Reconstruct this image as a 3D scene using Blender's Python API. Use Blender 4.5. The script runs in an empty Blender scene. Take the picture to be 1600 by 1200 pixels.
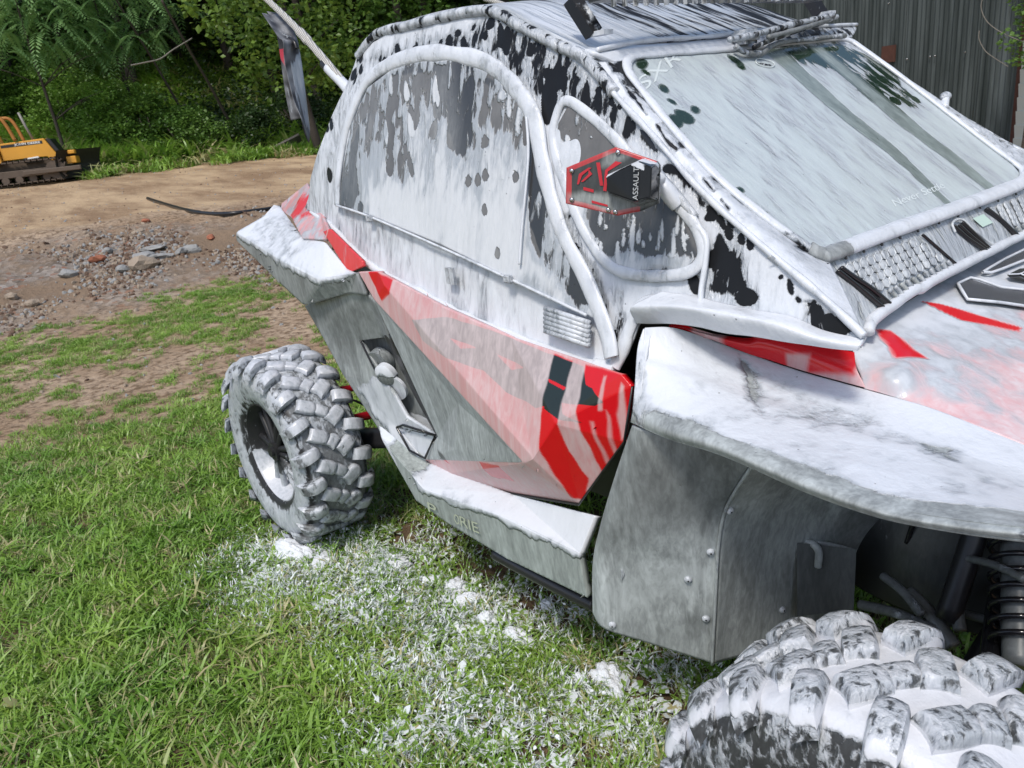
import bpy, bmesh, math, random
import numpy as np
from mathutils import Vector, Matrix, noise, geometry
rnd = random.Random(7)
nr = np.random.RandomState(7)
sc = bpy.context.scene
COL = sc.collection

# ------------------------------------------------------------------ camera
# x = towards the front of the buggy, y = its left side, z = up, metres
CAM = Vector((2.90, -1.93, 1.555)); YAW, PIT, ROL = map(math.radians, (141.5, -19.2, -6.3)); FPX = 1225.0
f_ = Vector((math.cos(PIT)*math.cos(YAW), math.cos(PIT)*math.sin(YAW), math.sin(PIT)))
r0 = f_.cross(Vector((0, 0, 1))).normalized(); u0 = r0.cross(f_)
r_ = math.cos(ROL)*r0 + math.sin(ROL)*u0; u_ = -math.sin(ROL)*r0 + math.cos(ROL)*u0
cd = bpy.data.cameras.new('camera'); cam = bpy.data.objects.new('camera', cd); COL.objects.link(cam)
cam.matrix_world = Matrix(((r_.x, u_.x, -f_.x, CAM.x), (r_.y, u_.y, -f_.y, CAM.y), (r_.z, u_.z, -f_.z, CAM.z), (0, 0, 0, 1)))
cd.sensor_width = 36; cd.lens = 36*FPX/1600; cd.clip_start = 0.05; cd.clip_end = 400
cd.dof.use_dof = True; cd.dof.focus_distance = 1.9; cd.dof.aperture_fstop = 15.0
sc.camera = cam

# ------------------------------------------------------------------ light
SUN_EL, SUN_AZ = math.radians(56), math.radians(298)
w = bpy.data.worlds.new('World'); sc.world = w; w.use_nodes = True
nt = w.node_tree; bg = nt.nodes['Background']
sky = nt.nodes.new('ShaderNodeTexSky'); sky.sky_type = 'NISHITA'; sky.sun_disc = False
sky.sun_elevation = SUN_EL; sky.sun_rotation = math.radians(90) - SUN_AZ
sky.dust_density = 2.0; sky.ozone_density = 1.0
nt.links.new(sky.outputs[0], bg.inputs[0]); bg.inputs[1].default_value = 0.15
sd = bpy.data.lights.new('sun', 'SUN'); sd.energy = 2.1; sd.angle = math.radians(11); sd.color = (1.0, 0.95, 0.88)
so = bpy.data.objects.new('sun', sd); COL.objects.link(so)
sdir = Vector((math.cos(SUN_EL)*math.cos(SUN_AZ), math.cos(SUN_EL)*math.sin(SUN_AZ), math.sin(SUN_EL)))
so.rotation_euler = sdir.to_track_quat('Z', 'Y').to_euler(); so.location = sdir*30
sc.view_settings.view_transform = 'Standard'; sc.view_settings.look = 'None'
sc.view_settings.gamma = 1; sc.view_settings.exposure = 0.30; sc.view_settings.use_curve_mapping = False
sc.cycles.use_denoising = True
sc.cycles.max_bounces = 6; sc.cycles.transparent_max_bounces = 12

# ------------------------------------------------------------------ helpers: points
S = ((0, -1, .27), 1.0132)          # plane of the cab's right side
W = ((.391, 0, .5), 1.4507)          # plane of the windshield
C_ = ((1.79, 0, 1), 5.0635)           # plane of the cowl
HD = ((.35, 0, 1), 1.846)           # plane of the hood
def ray(px, py): return f_ + r_*((px-800)/FPX) - u_*((py-600)/FPX)
def at(px, py, pl, off=0.0):
    """point of the place seen at a photo position, on a given plane ('y', value) or (normal, d)"""
    if isinstance(pl[0], str):
        n = Vector({'x': (1, 0, 0), 'y': (0, 1, 0), 'z': (0, 0, 1)}[pl[0]]); d = pl[1]
    else: n = Vector(pl[0]); d = pl[1]
    q = ray(px, py); t = (d - CAM.dot(n))/q.dot(n)
    p = CAM + q*t
    if off: p = p + n.normalized()*off
    return p
def Y(px, py, v): return at(px, py, ('y', v))
def WpD(px, py, o=0.0): return at(px, py, (W[0], W[1]+o*Vector(W[0]).length))
def Zp(px, py, v): return at(px, py, ('z', v))
def cr(pts, n, closed=False):
    """Catmull-Rom resample to n points"""
    P = [Vector(p) for p in pts]; m = len(P)
    if m == 2 and not closed: return [P[0].lerp(P[1], i/(n-1)) for i in range(n)]
    out = []; segs = m if closed else m-1
    for i in range(n):
        t = i/(n if closed else n-1)*segs; k = min(int(t), segs-1); t -= k
        g = (lambda j: P[j % m]) if closed else (lambda j: P[max(0, min(m-1, j))])
        a, b, c, d = g(k-1), g(k), g(k+1), g(k+2)
        out.append(.5*((2*b)+(c-a)*t+(2*a-5*b+4*c-d)*t*t+(3*b-a-3*c+d)*t**3))
    return out
def even(pts, n):
    P = cr(pts, max(60, len(pts)*12)); L = [0]
    for a, b in zip(P, P[1:]): L.append(L[-1]+(b-a).length)
    out = []; k = 0
    for i in range(n):
        s = L[-1]*i/(n-1)
        while k < len(P)-2 and L[k+1] < s: k += 1
        t = (s-L[k])/max(1e-9, L[k+1]-L[k]); out.append(P[k].lerp(P[k+1], max(0, min(1, t))))
    return out

# ------------------------------------------------------------------ helpers: objects
def link(name, me, mats, parent=None, smooth=True):
    o = bpy.data.objects.new(name, me); COL.objects.link(o)
    for m in (mats if isinstance(mats, (list, tuple)) else [mats]): me.materials.append(m)
    if smooth: me.polygons.foreach_set('use_smooth', [True]*len(me.polygons))
    if parent:
        o.parent = parent
        pm = Matrix.Identity(4); q = parent; ch = []
        while q: ch.append(q); q = q.parent
        for q in reversed(ch): pm = pm @ (Matrix.Translation(q.location) @ q.rotation_euler.to_matrix().to_4x4())
        me.transform(pm.inverted())
    return o
def obj(name, bm, mats, parent=None, smooth=True, flatangle=None):
    me = bpy.data.meshes.new(name); bm.to_mesh(me); bm.free()
    o = link(name, me, mats, parent, smooth)
    if flatangle is not None:
        try: me.set_sharp_from_angle(angle=math.radians(flatangle))
        except Exception: pass
    return o
def thing(name, label, cat, loc=(0, 0, 0), rz=0, group=None):
    o = bpy.data.objects.new(name, None); COL.objects.link(o); o.location = loc; o.rotation_euler = (0, 0, rz)
    o.empty_display_size = .1; o['label'] = label; o['category'] = cat
    if group: o['group'] = group
    return o
def tag(o, label=None, cat=None, group=None, kind=None):
    for k, v in (('label', label), ('category', cat), ('group', group), ('kind', kind)):
        if v: o[k] = v
    return o
def bm_box(bm, c, s, R=None, mi=0):
    vs = []
    for i in range(8):
        v = Vector(((i & 1)-.5, ((i >> 1) & 1)-.5, ((i >> 2) & 1)-.5)); v = Vector((v.x*s[0], v.y*s[1], v.z*s[2]))
        if R is not None: v = R @ v
        vs.append(bm.verts.new(v+Vector(c)))
    for f in ((0, 2, 3, 1), (4, 5, 7, 6), (0, 1, 5, 4), (2, 6, 7, 3), (0, 4, 6, 2), (1, 3, 7, 5)):
        bm.faces.new([vs[i] for i in f]).material_index = mi
    return vs
def bm_tube(bm, pts, r, n=10, caps=True, mi=0, flat=1.0, jit=0.0, nrm=None, low=.4):
    P = [Vector(p) for p in pts]; rings = []; up = None
    for i, p in enumerate(P):
        d = (P[min(i+1, len(P)-1)]-P[max(i-1, 0)]).normalized()
        if nrm is not None: up = Vector(nrm)
        if up is None: up = d.orthogonal().normalized()
        up = (up - d*up.dot(d)).normalized(); s = d.cross(up)
        rr = r(i/(len(P)-1)) if callable(r) else r
        if jit: rr *= 1+jit*noise.noise(p*18)
        ru = rr*low if nrm is not None else rr
        rings.append([bm.verts.new(p+up*(math.cos(2*math.pi*k/n)*ru)+s*(math.sin(2*math.pi*k/n)*rr*flat)) for k in range(n)])
    for a, b in zip(rings, rings[1:]):
        for k in range(n): bm.faces.new((a[k], a[(k+1) % n], b[(k+1) % n], b[k])).material_index = mi
    if caps:
        bm.faces.new(list(reversed(rings[0]))).material_index = mi; bm.faces.new(rings[-1]).material_index = mi
def tube(name, pts, r, mat, parent=None, n=10, samples=None, closed=False, cov=None, film=None, jit=0.0, flat=1.0, nrm=None, low=.4):
    P = cr(pts, samples or len(pts)*8, closed) if samples != 0 else [Vector(p) for p in pts]
    if closed: P.append(P[0].copy())
    bm = bmesh.new(); bm_tube(bm, P, r, n, not closed, jit=jit, flat=flat, nrm=nrm, low=low)
    if closed: bmesh.ops.remove_doubles(bm, verts=bm.verts, dist=1e-4)
    bmesh.ops.recalc_face_normals(bm, faces=bm.faces)
    o = obj(name, bm, mat, parent); setattrs(o, cov, film); return o
def densify(bm, L, it=7):
    bmesh.ops.triangulate(bm, faces=bm.faces)
    for _ in range(it):
        es = [e for e in bm.edges if e.calc_length() > L]
        if not es: break
        bmesh.ops.subdivide_edges(bm, edges=es, cuts=1, use_grid_fill=False)
        bmesh.ops.triangulate(bm, faces=[f for f in bm.faces if len(f.verts) > 3])
def inpoly(P, poly):
    """signed distance (positive inside), P (n,2)"""
    poly = np.asarray(poly, float); n = len(poly); ins = np.zeros(len(P), bool); d = np.full(len(P), 1e9)
    for i in range(n):
        a, b = poly[i], poly[(i+1) % n]
        c = ((a[1] > P[:, 1]) != (b[1] > P[:, 1]))
        with np.errstate(divide='ignore', invalid='ignore'):
            xi = (b[0]-a[0])*(P[:, 1]-a[1])/(b[1]-a[1]+1e-12)+a[0]
        ins ^= c & (P[:, 0] < xi)
        e = b-a; t = np.clip(((P-a) @ e)/(e @ e+1e-12), 0, 1); d = np.minimum(d, np.hypot(*(P-a-t[:, None]*e).T))
    return np.where(ins, d, -d)
def drop(x, y, a, b, r=0.0):
    o = []
    for k in range(12):
        t = k/12*2*math.pi; dx, dy = a*math.cos(t)*(1+.35*math.sin(t)), b*math.sin(t); o.append((x+dx*math.cos(r)-dy*math.sin(r), y+dx*math.sin(r)+dy*math.cos(r)))
    return o
def setattrs(o, cov=None, film=None, dec=None, marks=(), axes='xz'):
    """wear attributes: how much foam lies where (cov), how much thin film (film), printed graphic (dec)"""
    me = o.data; n = len(me.vertices); co = np.empty(n*3); me.vertices.foreach_get('co', co); co = co.reshape(-1, 3)
    off = Vector((0, 0, 0)); q = o.parent
    while q: off = off+q.location; q = q.parent
    co = co+np.array(off)
    A = {}
    for nm, v, df in (('cov', cov, .5), ('film', film, .5), ('dec', dec, 0.0)):
        if callable(v): a = np.array([v(Vector(c)) for c in co], float)
        else: a = np.full(n, df if v is None else v, float)
        A[nm] = a
    ix = ['xyz'.index(c) for c in axes]
    if marks:
        wob = np.array([[noise.noise(Vector(c)*22), noise.noise(Vector(c)*22+Vector((9, 4, 1)))] for c in co])
        for nm, poly, pl, val, fe, wb in marks:
            pp = [[at(px, py, pl)[i] for i in ix] for px, py in poly]
            dd = inpoly(co[:, ix]+wob*wb, pp); t = np.clip(.5+dd/max(fe, 1e-4)*.5, 0, 1)
            A[nm] = A[nm]*(1-t)+val*t
    for nm, a in A.items():
        at_ = me.attributes.new(nm, 'FLOAT', 'POINT'); at_.data.foreach_set('value', a.astype(np.float32))
def grid(name, rows, nu, nv, mat, parent=None, thick=0.0, cov=None, film=None, dec=None, marks=(), axes='xz', lin=False, flip=False, relief=None):
    R = [even(r, nu) if len(r) > 2 else cr(r, nu) for r in rows]
    cols = []
    for i in range(nu):
        c = [R[j][i] for j in range(len(R))]
        if lin:
            m = len(c)-1; o_ = []
            for k in range(nv):
                t = k/(nv-1)*m; j = min(int(t), m-1); o_.append(c[j].lerp(c[j+1], t-j))
            cols.append(o_)
        else: cols.append(cr(c, nv))
    bm = bmesh.new(); vs = [[bm.verts.new(cols[i][k]) for k in range(nv)] for i in range(nu)]
    for i in range(nu-1):
        for k in range(nv-1):
            q = (vs[i][k], vs[i+1][k], vs[i+1][k+1], vs[i][k+1])
            bm.faces.new(q if not flip else q[::-1])
    bm.normal_update()
    if sum((1 if f.normal.dot(CAM-f.calc_center_median()) > 0 else -1)*f.calc_area() for f in bm.faces) < 0:
        bmesh.ops.reverse_faces(bm, faces=bm.faces[:]); bm.normal_update()
    if relief:
        mv = [(v, v.co+v.normal*relief(v.co)) for v in bm.verts]
        for v, c in mv: v.co = c
    o = obj(name, bm, mat, parent); setattrs(o, cov, film, dec, marks, axes)
    if thick:
        m = o.modifiers.new('thickness', 'SOLIDIFY'); m.thickness = thick; m.offset = -1
    return o
def facets(name, V, F, mats, parent=None, L=.02, thick=.012, bevel=.004, cov=None, film=None, dec=None, marks=(), axes='xz', mi=None):
    bm = bmesh.new(); vs = [bm.verts.new(v) for v in V]
    for i, f in enumerate(F):
        fc = bm.faces.new([vs[k] for k in f])
        if mi: fc.material_index = mi[i]
    # orient toward outside (right side / up)
    bmesh.ops.recalc_face_normals(bm, faces=bm.faces)
    s = sum(((f.normal.dot(CAM-f.calc_center_median()) > 0)*2-1)*f.calc_area() for f in bm.faces)
    if s < 0: bmesh.ops.reverse_faces(bm, faces=bm.faces)
    if bevel:
        es = [e for e in bm.edges if len(e.link_faces) == 2 and e.calc_face_angle(0) > .06]
        if es: bmesh.ops.bevel(bm, geom=es, offset=bevel, segments=2, affect='EDGES', profile=.5, material=-1)
    densify(bm, L)
    o = obj(name, bm, mats, parent); o.data.set_sharp_from_angle(angle=math.radians(28)); setattrs(o, cov, film, dec, marks, axes)
    if thick:
        m = o.modifiers.new('thickness', 'SOLIDIFY'); m.thickness = thick; m.offset = -1
    return o
def sheet(name, outline, mat, parent=None, L=.02, thick=0.0, **kw):
    """flat piece with the given 3-D outline"""
    bm = bmesh.new(); vs = [bm.verts.new(p) for p in outline]; f = bm.faces.new(vs); bm.normal_update()
    if f.normal.dot(CAM-f.calc_center_median()) < 0: bmesh.ops.reverse_faces(bm, faces=[f])
    densify(bm, L); o = obj(name, bm, mat, parent); setattrs(o, **kw)
    if thick:
        m = o.modifiers.new('thickness', 'SOLIDIFY'); m.thickness = thick; m.offset = -1
    return o
def hit(o, px, py):
    """point and normal where the sight line meets a part"""
    from mathutils.bvhtree import BVHTree
    off = Vector((0, 0, 0)); q = o.parent
    while q: off = off+q.location; q = q.parent
    bv = BVHTree.FromPolygons([v.co+off for v in o.data.vertices], [tuple(p.vertices) for p in o.data.polygons])
    d = ray(px, py).normalized(); l, n, i, _ = bv.ray_cast(CAM, d)
    if l is None: return None, None
    return l, (n if n.dot(CAM-l) > 0 else -n)
def mirror(P): return [Vector((p[0], -p[1], p[2])) for p in P]

# ------------------------------------------------------------------ materials
class NT:
    def __init__(s, name):
        s.m = bpy.data.materials.new(name); s.m.use_nodes = True; s.t = s.m.node_tree; s.n = s.t.nodes
        s.b = s.n['Principled BSDF']; s.out = s.n['Material Output']
    def new(s, t, **kw):
        n = s.n.new(t)
        for k, v in kw.items():
            if k.startswith('_'): setattr(n, k[1:], v)
            else: n.inputs[k.replace('__', ' ')].default_value = v
        return n
    def lk(s, a, b): s.t.links.new(a, b)
    def math(s, op, a, b=0.0, c=None, clamp=False):
        n = s.n.new('ShaderNodeMath'); n.operation = op; n.use_clamp = clamp
        for i, v in enumerate((a, b, c)):
            if v is None: continue
            if hasattr(v, 'is_output'): s.lk(v, n.inputs[i])
            else: n.inputs[i].default_value = v
        return n.outputs[0]
    def sstep(s, v, lo, hi, a=0.0, b=1.0):
        n = s.n.new('ShaderNodeMapRange'); n.interpolation_type = 'SMOOTHSTEP'
        s.lk(v, n.inputs[0])
        for i, x in enumerate((lo, hi, a, b)): n.inputs[i+1].default_value = x
        return n.outputs[0]
    def mix(s, f, a, b):
        n = s.n.new('ShaderNodeMix'); n.data_type = 'RGBA'
        for sk, v in ((n.inputs[0], f), (n.inputs[6], a), (n.inputs[7], b)):
            if hasattr(v, 'is_output'): s.lk(v, sk)
            elif isinstance(v, (int, float)): sk.default_value = v
            else: sk.default_value = (*v, 1)
        return n.outputs[2]
    def attr(s, nm):
        n = s.n.new('ShaderNodeAttribute'); n.attribute_name = nm; return n.outputs['Fac']
    def coords(s, scale=(1, 1, 1), rot=(0, 0, 0), world=True):
        g = s.n.new('ShaderNodeNewGeometry') if world else s.n.new('ShaderNodeTexCoord')
        m = s.n.new('ShaderNodeMapping'); s.lk(g.outputs['Position' if world else 'Object'], m.inputs[0])
        m.vector_type = 'POINT'; m.inputs['Rotation'].default_value = rot; m.inputs['Scale'].default_value = scale
        return m.outputs[0]
    def noise(s, v, scale, detail=4, rough=.5, dist=0.0):
        n = s.n.new('ShaderNodeTexNoise'); s.lk(v, n.inputs['Vector'])
        n.inputs['Scale'].default_value = scale; n.inputs['Detail'].default_value = detail
        n.inputs['Roughness'].default_value = rough; n.inputs['Distortion'].default_value = dist
        return n.outputs[0]
    def bump(s, h, dist, strength=1.0):
        n = s.n.new('ShaderNodeBump'); n.inputs['Strength'].default_value = strength; n.inputs['Distance'].default_value = dist
        s.lk(h, n.inputs['Height']); return n.outputs[0]
def plain(name, col, rough=.5, metal=0.0, var=.15, scale=12, bump=0.0):
    t = NT(name); v = t.coords(); n = t.noise(v, scale, 5)
    c = t.mix(n, [x*(1-var) for x in col], [min(1, x*(1+var)) for x in col]); t.lk(c, t.b.inputs['Base Color'])
    t.b.inputs['Roughness'].default_value = rough; t.b.inputs['Metallic'].default_value = metal
    if bump: t.lk(t.bump(t.noise(v, scale*6, 4), bump), t.b.inputs['Normal'])
    return t.m
FOAM = (.62, .65, .69)
def foamy(name, base, rough=.25, stretch=(1, 1, .22), rot=(0, 0, 0), scale=38, edge=.035, filmc=(.46, .49, .49), thin=.35,
          dec=None, relief=.0035, metal=0.0, coat=0.0, basevar=.15, foamc=FOAM, fine=1.0, gain=.9, spec=.22, smear=(.70, 1.22), swirl=.6):
    t = NT(name)
    cov, film = t.attr('cov'), t.attr('film')
    v = t.coords(stretch, rot); v1 = t.coords((1, 1, 1))
    n = t.noise(v, scale, 4, .55, .35); nb = t.noise(v, scale*.33, 3, .5, .3); n2 = t.noise(v, scale*2.6, 4, .6, .5)
    h = t.math('ADD', t.math('MULTIPLY', n, .6), t.math('MULTIPLY', nb, .4))
    h = t.math('ADD', h, t.math('MULTIPLY', t.math('SUBTRACT', cov, .5), gain))
    m = t.sstep(h, .5-edge, .5+edge)
    b = t.mix(t.noise(v1, 25, 4), [x*(1-basevar) for x in base], [x*(1+basevar) for x in base])
    if dec is not None: b = t.mix(t.sstep(t.attr('dec'), .35, .65), b, dec)
    fm = t.math('MULTIPLY', film, t.sstep(n2, .25, .75, .72, 1.0), clamp=True)
    sm_ = t.noise(t.coords((stretch[0], stretch[1], stretch[2]*.6), rot), scale*.3, 5, .65, swirl)
    fc_ = t.mix(t.math('ADD', t.math('MULTIPLY', t.sstep(sm_, .34, .66), .82), t.math('MULTIPLY', t.sstep(n2, .35, .65), .18)), [x*smear[0] for x in filmc], [min(1, x*smear[1]) for x in filmc])
    c = t.mix(t.math('MULTIPLY', fm, .92), b, fc_)
    # foam: thick white, thinner greyer streaks
    n3 = t.noise(t.coords((stretch[0], stretch[1], stretch[2]), rot), scale*.16, 3, .6, .8)
    th = t.math('MULTIPLY', t.sstep(n2, .38, .68), thin)
    lowcov = t.sstep(h, .5, .80, 1.0, .12); th = t.math('MULTIPLY', th, lowcov)
    th = t.math('ADD', th, t.sstep(h, .50, .84, .70, 0))
    th = t.math('ADD', th, t.math('MULTIPLY', t.math('MULTIPLY', t.sstep(n3, .45, .72), t.sstep(h, .62, .95, 1, .1)), thin*1.1), clamp=True)
    fc = t.mix(th, foamc, (.36, .39, .42))
    # burst bubbles: small dark pits here and there
    vo = t.n.new('ShaderNodeTexVoronoi'); t.lk(v1, vo.inputs['Vector']); vo.inputs['Scale'].default_value = 42
    sep = t.n.new('ShaderNodeSeparateColor'); t.lk(vo.outputs['Color'], sep.inputs[0])
    pit = t.math('MULTIPLY', t.sstep(vo.outputs['Distance'], .045, .085, 1, 0), t.sstep(sep.outputs[0], .80, .82))
    fc = t.mix(t.math('MULTIPLY', pit, .75), fc, (.12, .13, .14))
    c = t.mix(m, c, fc)
    t.lk(c, t.b.inputs['Base Color'])
    rr = t.math('ADD', t.math('MULTIPLY', fm, .42-rough), rough); 
    mr = t.n.new('ShaderNodeMix'); t.lk(m, mr.inputs[0]); t.lk(rr, mr.inputs[2]); mr.inputs[3].default_value = .28
    t.lk(mr.outputs[0], t.b.inputs['Roughness'])
    t.b.inputs['Metallic'].default_value = metal; ms_ = t.n.new('ShaderNodeMix'); t.lk(m, ms_.inputs[0]); ms_.inputs[2].default_value = spec; ms_.inputs[3].default_value = .45; t.lk(ms_.outputs[0], t.b.inputs['Specular IOR Level'])
    if coat: t.b.inputs['Coat Weight'].default_value = coat; t.b.inputs['Coat Roughness'].default_value = .05
    hm = t.math('MULTIPLY', t.sstep(h, .46, .72), .7)
    hh = t.math('ADD', hm, t.math('MULTIPLY', t.math('MULTIPLY', n2, m), .20*fine))
    hh = t.math('ADD', hh, t.math('MULTIPLY', t.math('MULTIPLY', t.noise(v1, 200, 4), m), .09*fine))
    hh = t.math('ADD', hh, t.math('MULTIPLY', t.math('MULTIPLY', nb, m), 1.6*fine))
    hh = t.math('SUBTRACT', hh, t.math('MULTIPLY', pit, .25))
    t.lk(t.bump(hh, relief), t.b.inputs['Normal'])
    return t.m
BLACKP = (.022, .023, .025)
M = {}
M['fabric'] = foamy('foamed_fabric', (.014, .015, .017), .3, relief=.006, spec=.12, scale=62, edge=.028, stretch=(1, 1, .18))
M['plastic'] = foamy('foamed_plastic', (.024, .026, .027), .35, filmc=(.47, .51, .51), relief=.004, edge=.06, spec=.4, swirl=1.4, stretch=(1, 1, .30), smear=(.66, 1.25))
M['sill'] = foamy('foamed_sill', (.024, .026, .027), .35, filmc=(.46, .51, .49), relief=.004, edge=.06, spec=.35, swirl=1.2, smear=(.75, 1.2))
M['white'] = foamy('foam_on_trim', (.014, .015, .017), .3, relief=.006, thin=.25, stretch=(1, 1, .5))
M['red'] = foamy('foamed_red_paint', (.60, .006, .012), .16, filmc=(.60, .51, .51), dec=(.012, .02, .02), coat=.12, spec=.4, relief=.0012, stretch=(1, 1, .1), scale=26, basevar=.05, smear=(.88, 1.08), edge=.09)
M['hood'] = foamy('foamed_hood_paint', (.60, .006, .012), .2, filmc=(.66, .62, .63), relief=.0012, stretch=(1, 1, .3), scale=20, basevar=.05, smear=(.92, 1.06), edge=.14, coat=.1, spec=.35)
M['tire'] = foamy('foamed_rubber', (.014, .014, .015), .45, filmc=(.22, .235, .245), relief=.0015, scale=60, stretch=(1, 1, .6), thin=.5, foamc=(.54, .56, .60), edge=.06)
M['tirefront'] = foamy('foamed_rubber_thick', (.012, .012, .013), .4, filmc=(.24, .26, .27), relief=.003, scale=75, stretch=(1, 1, .45), thin=.4, edge=.05, foamc=(.62, .64, .68))
M['vinyl'] = foamy('tinted_vinyl_with_foam', (.115, .110, .104), .12, filmc=(.36, .37, .37), relief=.004, scale=44, edge=.03, stretch=(1, 1, .13), thin=1.1, dec=(.035, .036, .038), coat=.15, spec=.4, foamc=(.60, .62, .64), basevar=.35)  # sky sheen in the base grey; dec paints the dark see-through bands
M['glass'] = foamy('windshield_with_foam', (.016, .034, .020), .08, filmc=(.33, .385, .375), relief=.003, scale=42, stretch=(.35, 1, .35), thin=.5, coat=.12, spec=.3, foamc=(.49, .55, .555), edge=.03)  # green of the reflected trees put into the glass base colour
M['roof'] = foamy('foamed_roof', (.012, .012, .013), .55, spec=.08, scale=48, stretch=(.13, 1, .13), relief=.006)
M['darkmetal'] = plain('dark_metal', (.03, .03, .033), .4, .5)
M['black'] = plain('black_plastic', (.016, .016, .018), .35)
M['wet'] = plain('wet_black', (.012, .012, .014), .12)
M['redmetal'] = plain('red_powder_coat', (.45, .01, .02), .3)
M['chrome'] = plain('bare_steel', (.5, .5, .5), .25, 1.0)
M['foam'] = foamy('thick_foam', (.7, .72, .75), .5, stretch=(1, 1, 1), relief=.006, scale=30)
# ================================================================== THE BUGGY
B = thing('off_road_buggy', 'red and black off-road side-by-side buggy covered in white wash foam', 'buggy', (1.25, 0, 0))
def L3(*ps): return [Vector(p) for p in ps]

# --- rear structure: dark chassis, cage and seats inside (seen through gaps)
bm = bmesh.new()
bm_box(bm, (1.06, 0, .62), (1.8, .86, .42)); bm_box(bm, (2.45, 0, .62), (1.0, .44, .40)); bm_box(bm, (.1, 0, .85), (.9, .8, .3))
bmesh.ops.bevel(bm, geom=bm.edges[:], offset=.03, segments=2, affect='EDGES')
obj('chassis', bm, M['black'], B, flatangle=30)
for s in (-1, 1):
    bm = bmesh.new()
    bm_box(bm, (1.25, s*.3, .98), (.5, .46, .14)); bm_box(bm, (.95, s*.3, 1.2), (.13, .44, .62), Matrix.Rotation(-.2, 3, 'Y')); bm_box(bm, (.88, s*.3, 1.55), (.09, .26, .14), Matrix.Rotation(-.2, 3, 'Y'))
    bmesh.ops.bevel(bm, geom=bm.edges[:], offset=.035, segments=3, affect='EDGES')
    obj('seat', bm, M['black'], B, flatangle=40)
CAGE = [(.35, .62, 1.15), (.52, .50, 1.74), (.85, .475, 1.775), (1.2, .475, 1.775), (1.52, .515, 1.66), (1.80, .60, 1.45), (2.12, .66, 1.17)]
for s in (-1, 1):
    tube('roll_cage', [(a, s*b, c) for a, b, c in CAGE], .022, M['black'], B)

# --- cab side fabric (right side traced; left side mirrored)
toprail = [at(560, 88, S), at(590, 54, S), at(640, 40, S, -.0), at(690, 28, S), at(762, 17, S), at(820, 44, S), at(870, 70, S), at(915, 92, S), at(960, 146, S), at(1030, 222, S), at(1100, 302, S), at(1200, 392, S), at(1290, 468, S), at(1352, 526, S)]
hem = [at(478, 326, S), at(520, 352, S), at(570, 402, S), at(640, 446, S), at(740, 497, S), at(850, 541, S), at(920, 566, S), at(962, 578, S), at(985, 540, S), at(1012, 490, S), at(1090, 500, S), at(1200, 512, S), at(1290, 530, S), at(1345, 540, S)]
midr = [at(505, 240, S, .02), at(545, 215, S, .02), at(590, 215, S, .02), at(650, 230, S, .02), at(745, 250, S, .018), at(840, 285, S, .015), at(890, 300, S, .012), at(930, 330, S, .006), at(965, 340, S), at(1020, 350, S), at(1095, 385, S), at(1200, 440, S), at(1290, 498, S), at(1349, 533, S)]
SP = S
side_marks = [
 ('cov', [(560, 95), (760, 30), (900, 110), (880, 180), (800, 110), (700, 75), (590, 100)], SP, .52, .02, .01),
 ('cov', [(800, 40), (905, 90), (990, 190), (960, 200), (880, 180), (800, 100)], SP, .50, .02, .01),
 ('cov', [(945, 190), (1000, 195), (1010, 225), (960, 220)], SP, .5, .015, .01),
 ('cov', [(925, 120), (985, 180), (1040, 235), (1020, 240), (960, 195)], SP, .52, .01, .01),
 ('cov', [(1100, 385), (1135, 375), (1175, 410), (1190, 480), (1160, 480), (1100, 465)], SP, .46, .02, .015),
 ('cov', [(1045, 250), (1075, 270), (1150, 360), (1130, 370), (1100, 330), (1040, 265)], SP, .44, .01, .01),
 ('cov', [(548, 345), (600, 370), (590, 420), (560, 400)], SP, .66, .02, .01),
 ('cov', [(870, 330), (900, 330), (950, 470), (945, 530), (925, 470), (900, 400)], SP, .54, .01, .01),
 ('cov', [(950, 450), (975, 445), (985, 520), (965, 555), (955, 510)], SP, .60, .01, .01),
]
_q = random.Random(31)
for (x0, y0, x1, y1, n_, w_, h_) in ((600, 88, 700, 62, 6, 3, 8), (690, 58, 800, 50, 8, 4, 9), (780, 60, 880, 110, 8, 4, 10), (860, 110, 960, 180, 6, 3, 9), (930, 140, 1040, 230, 8, 3, 6), (540, 120, 600, 90, 5, 3, 9), (505, 230, 540, 130, 8, 2, 7), (1080, 300, 1180, 380, 6, 5, 10), (1105, 400, 1180, 460, 8, 5, 11), (1230, 440, 1300, 500, 8, 3, 7), (940, 480, 975, 560, 5, 2, 9), (870, 330, 930, 460, 8, 4, 9)):
    for _ in range(n_):
        t_ = _q.random(); side_marks.append(('cov', drop(x0+(x1-x0)*t_+_q.gauss(0, 5), y0+(y1-y0)*t_+_q.gauss(0, 9), w_*_q.uniform(.4, 1.2), h_*_q.uniform(.4, 1.3), _q.uniform(-.3, .3)), SP, -.15, .002, .004))
for x, y, a, b in ((862, 150, 10, 44), (872, 120, 7, 20), (1126, 392, 10, 26), (1150, 430, 9, 24), (1168, 462, 15, 15), (1084, 440, 8, 22), (1235, 452, 4, 12), (521, 272, 4, 12), (1045, 262, 8, 6), (1108, 340, 6, 5)):
    side_marks.append(('cov', drop(x, y, a, b, 0 if y < 300 else -.2), SP, -.05, .003, .008))
side_marks.append(('cov', [(1255, 470), (1285, 472), (1335, 515), (1325, 530), (1280, 522), (1262, 505)], SP, .40, .012, .02)); side_marks.append(('cov', [(1288, 492), (1312, 490), (1334, 518), (1300, 522)], SP, .25, .008, .012))
def fabcov(c):
    v = .80+.15*noise.noise(Vector((c.x*5, c.y*5, c.z*2.5)))+.06*noise.noise(Vector((c.x*16, c.y*16, c.z*5)))
    if c.x < .62: v -= .10*min(1, (.62-c.x)/.12)
    return v
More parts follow.
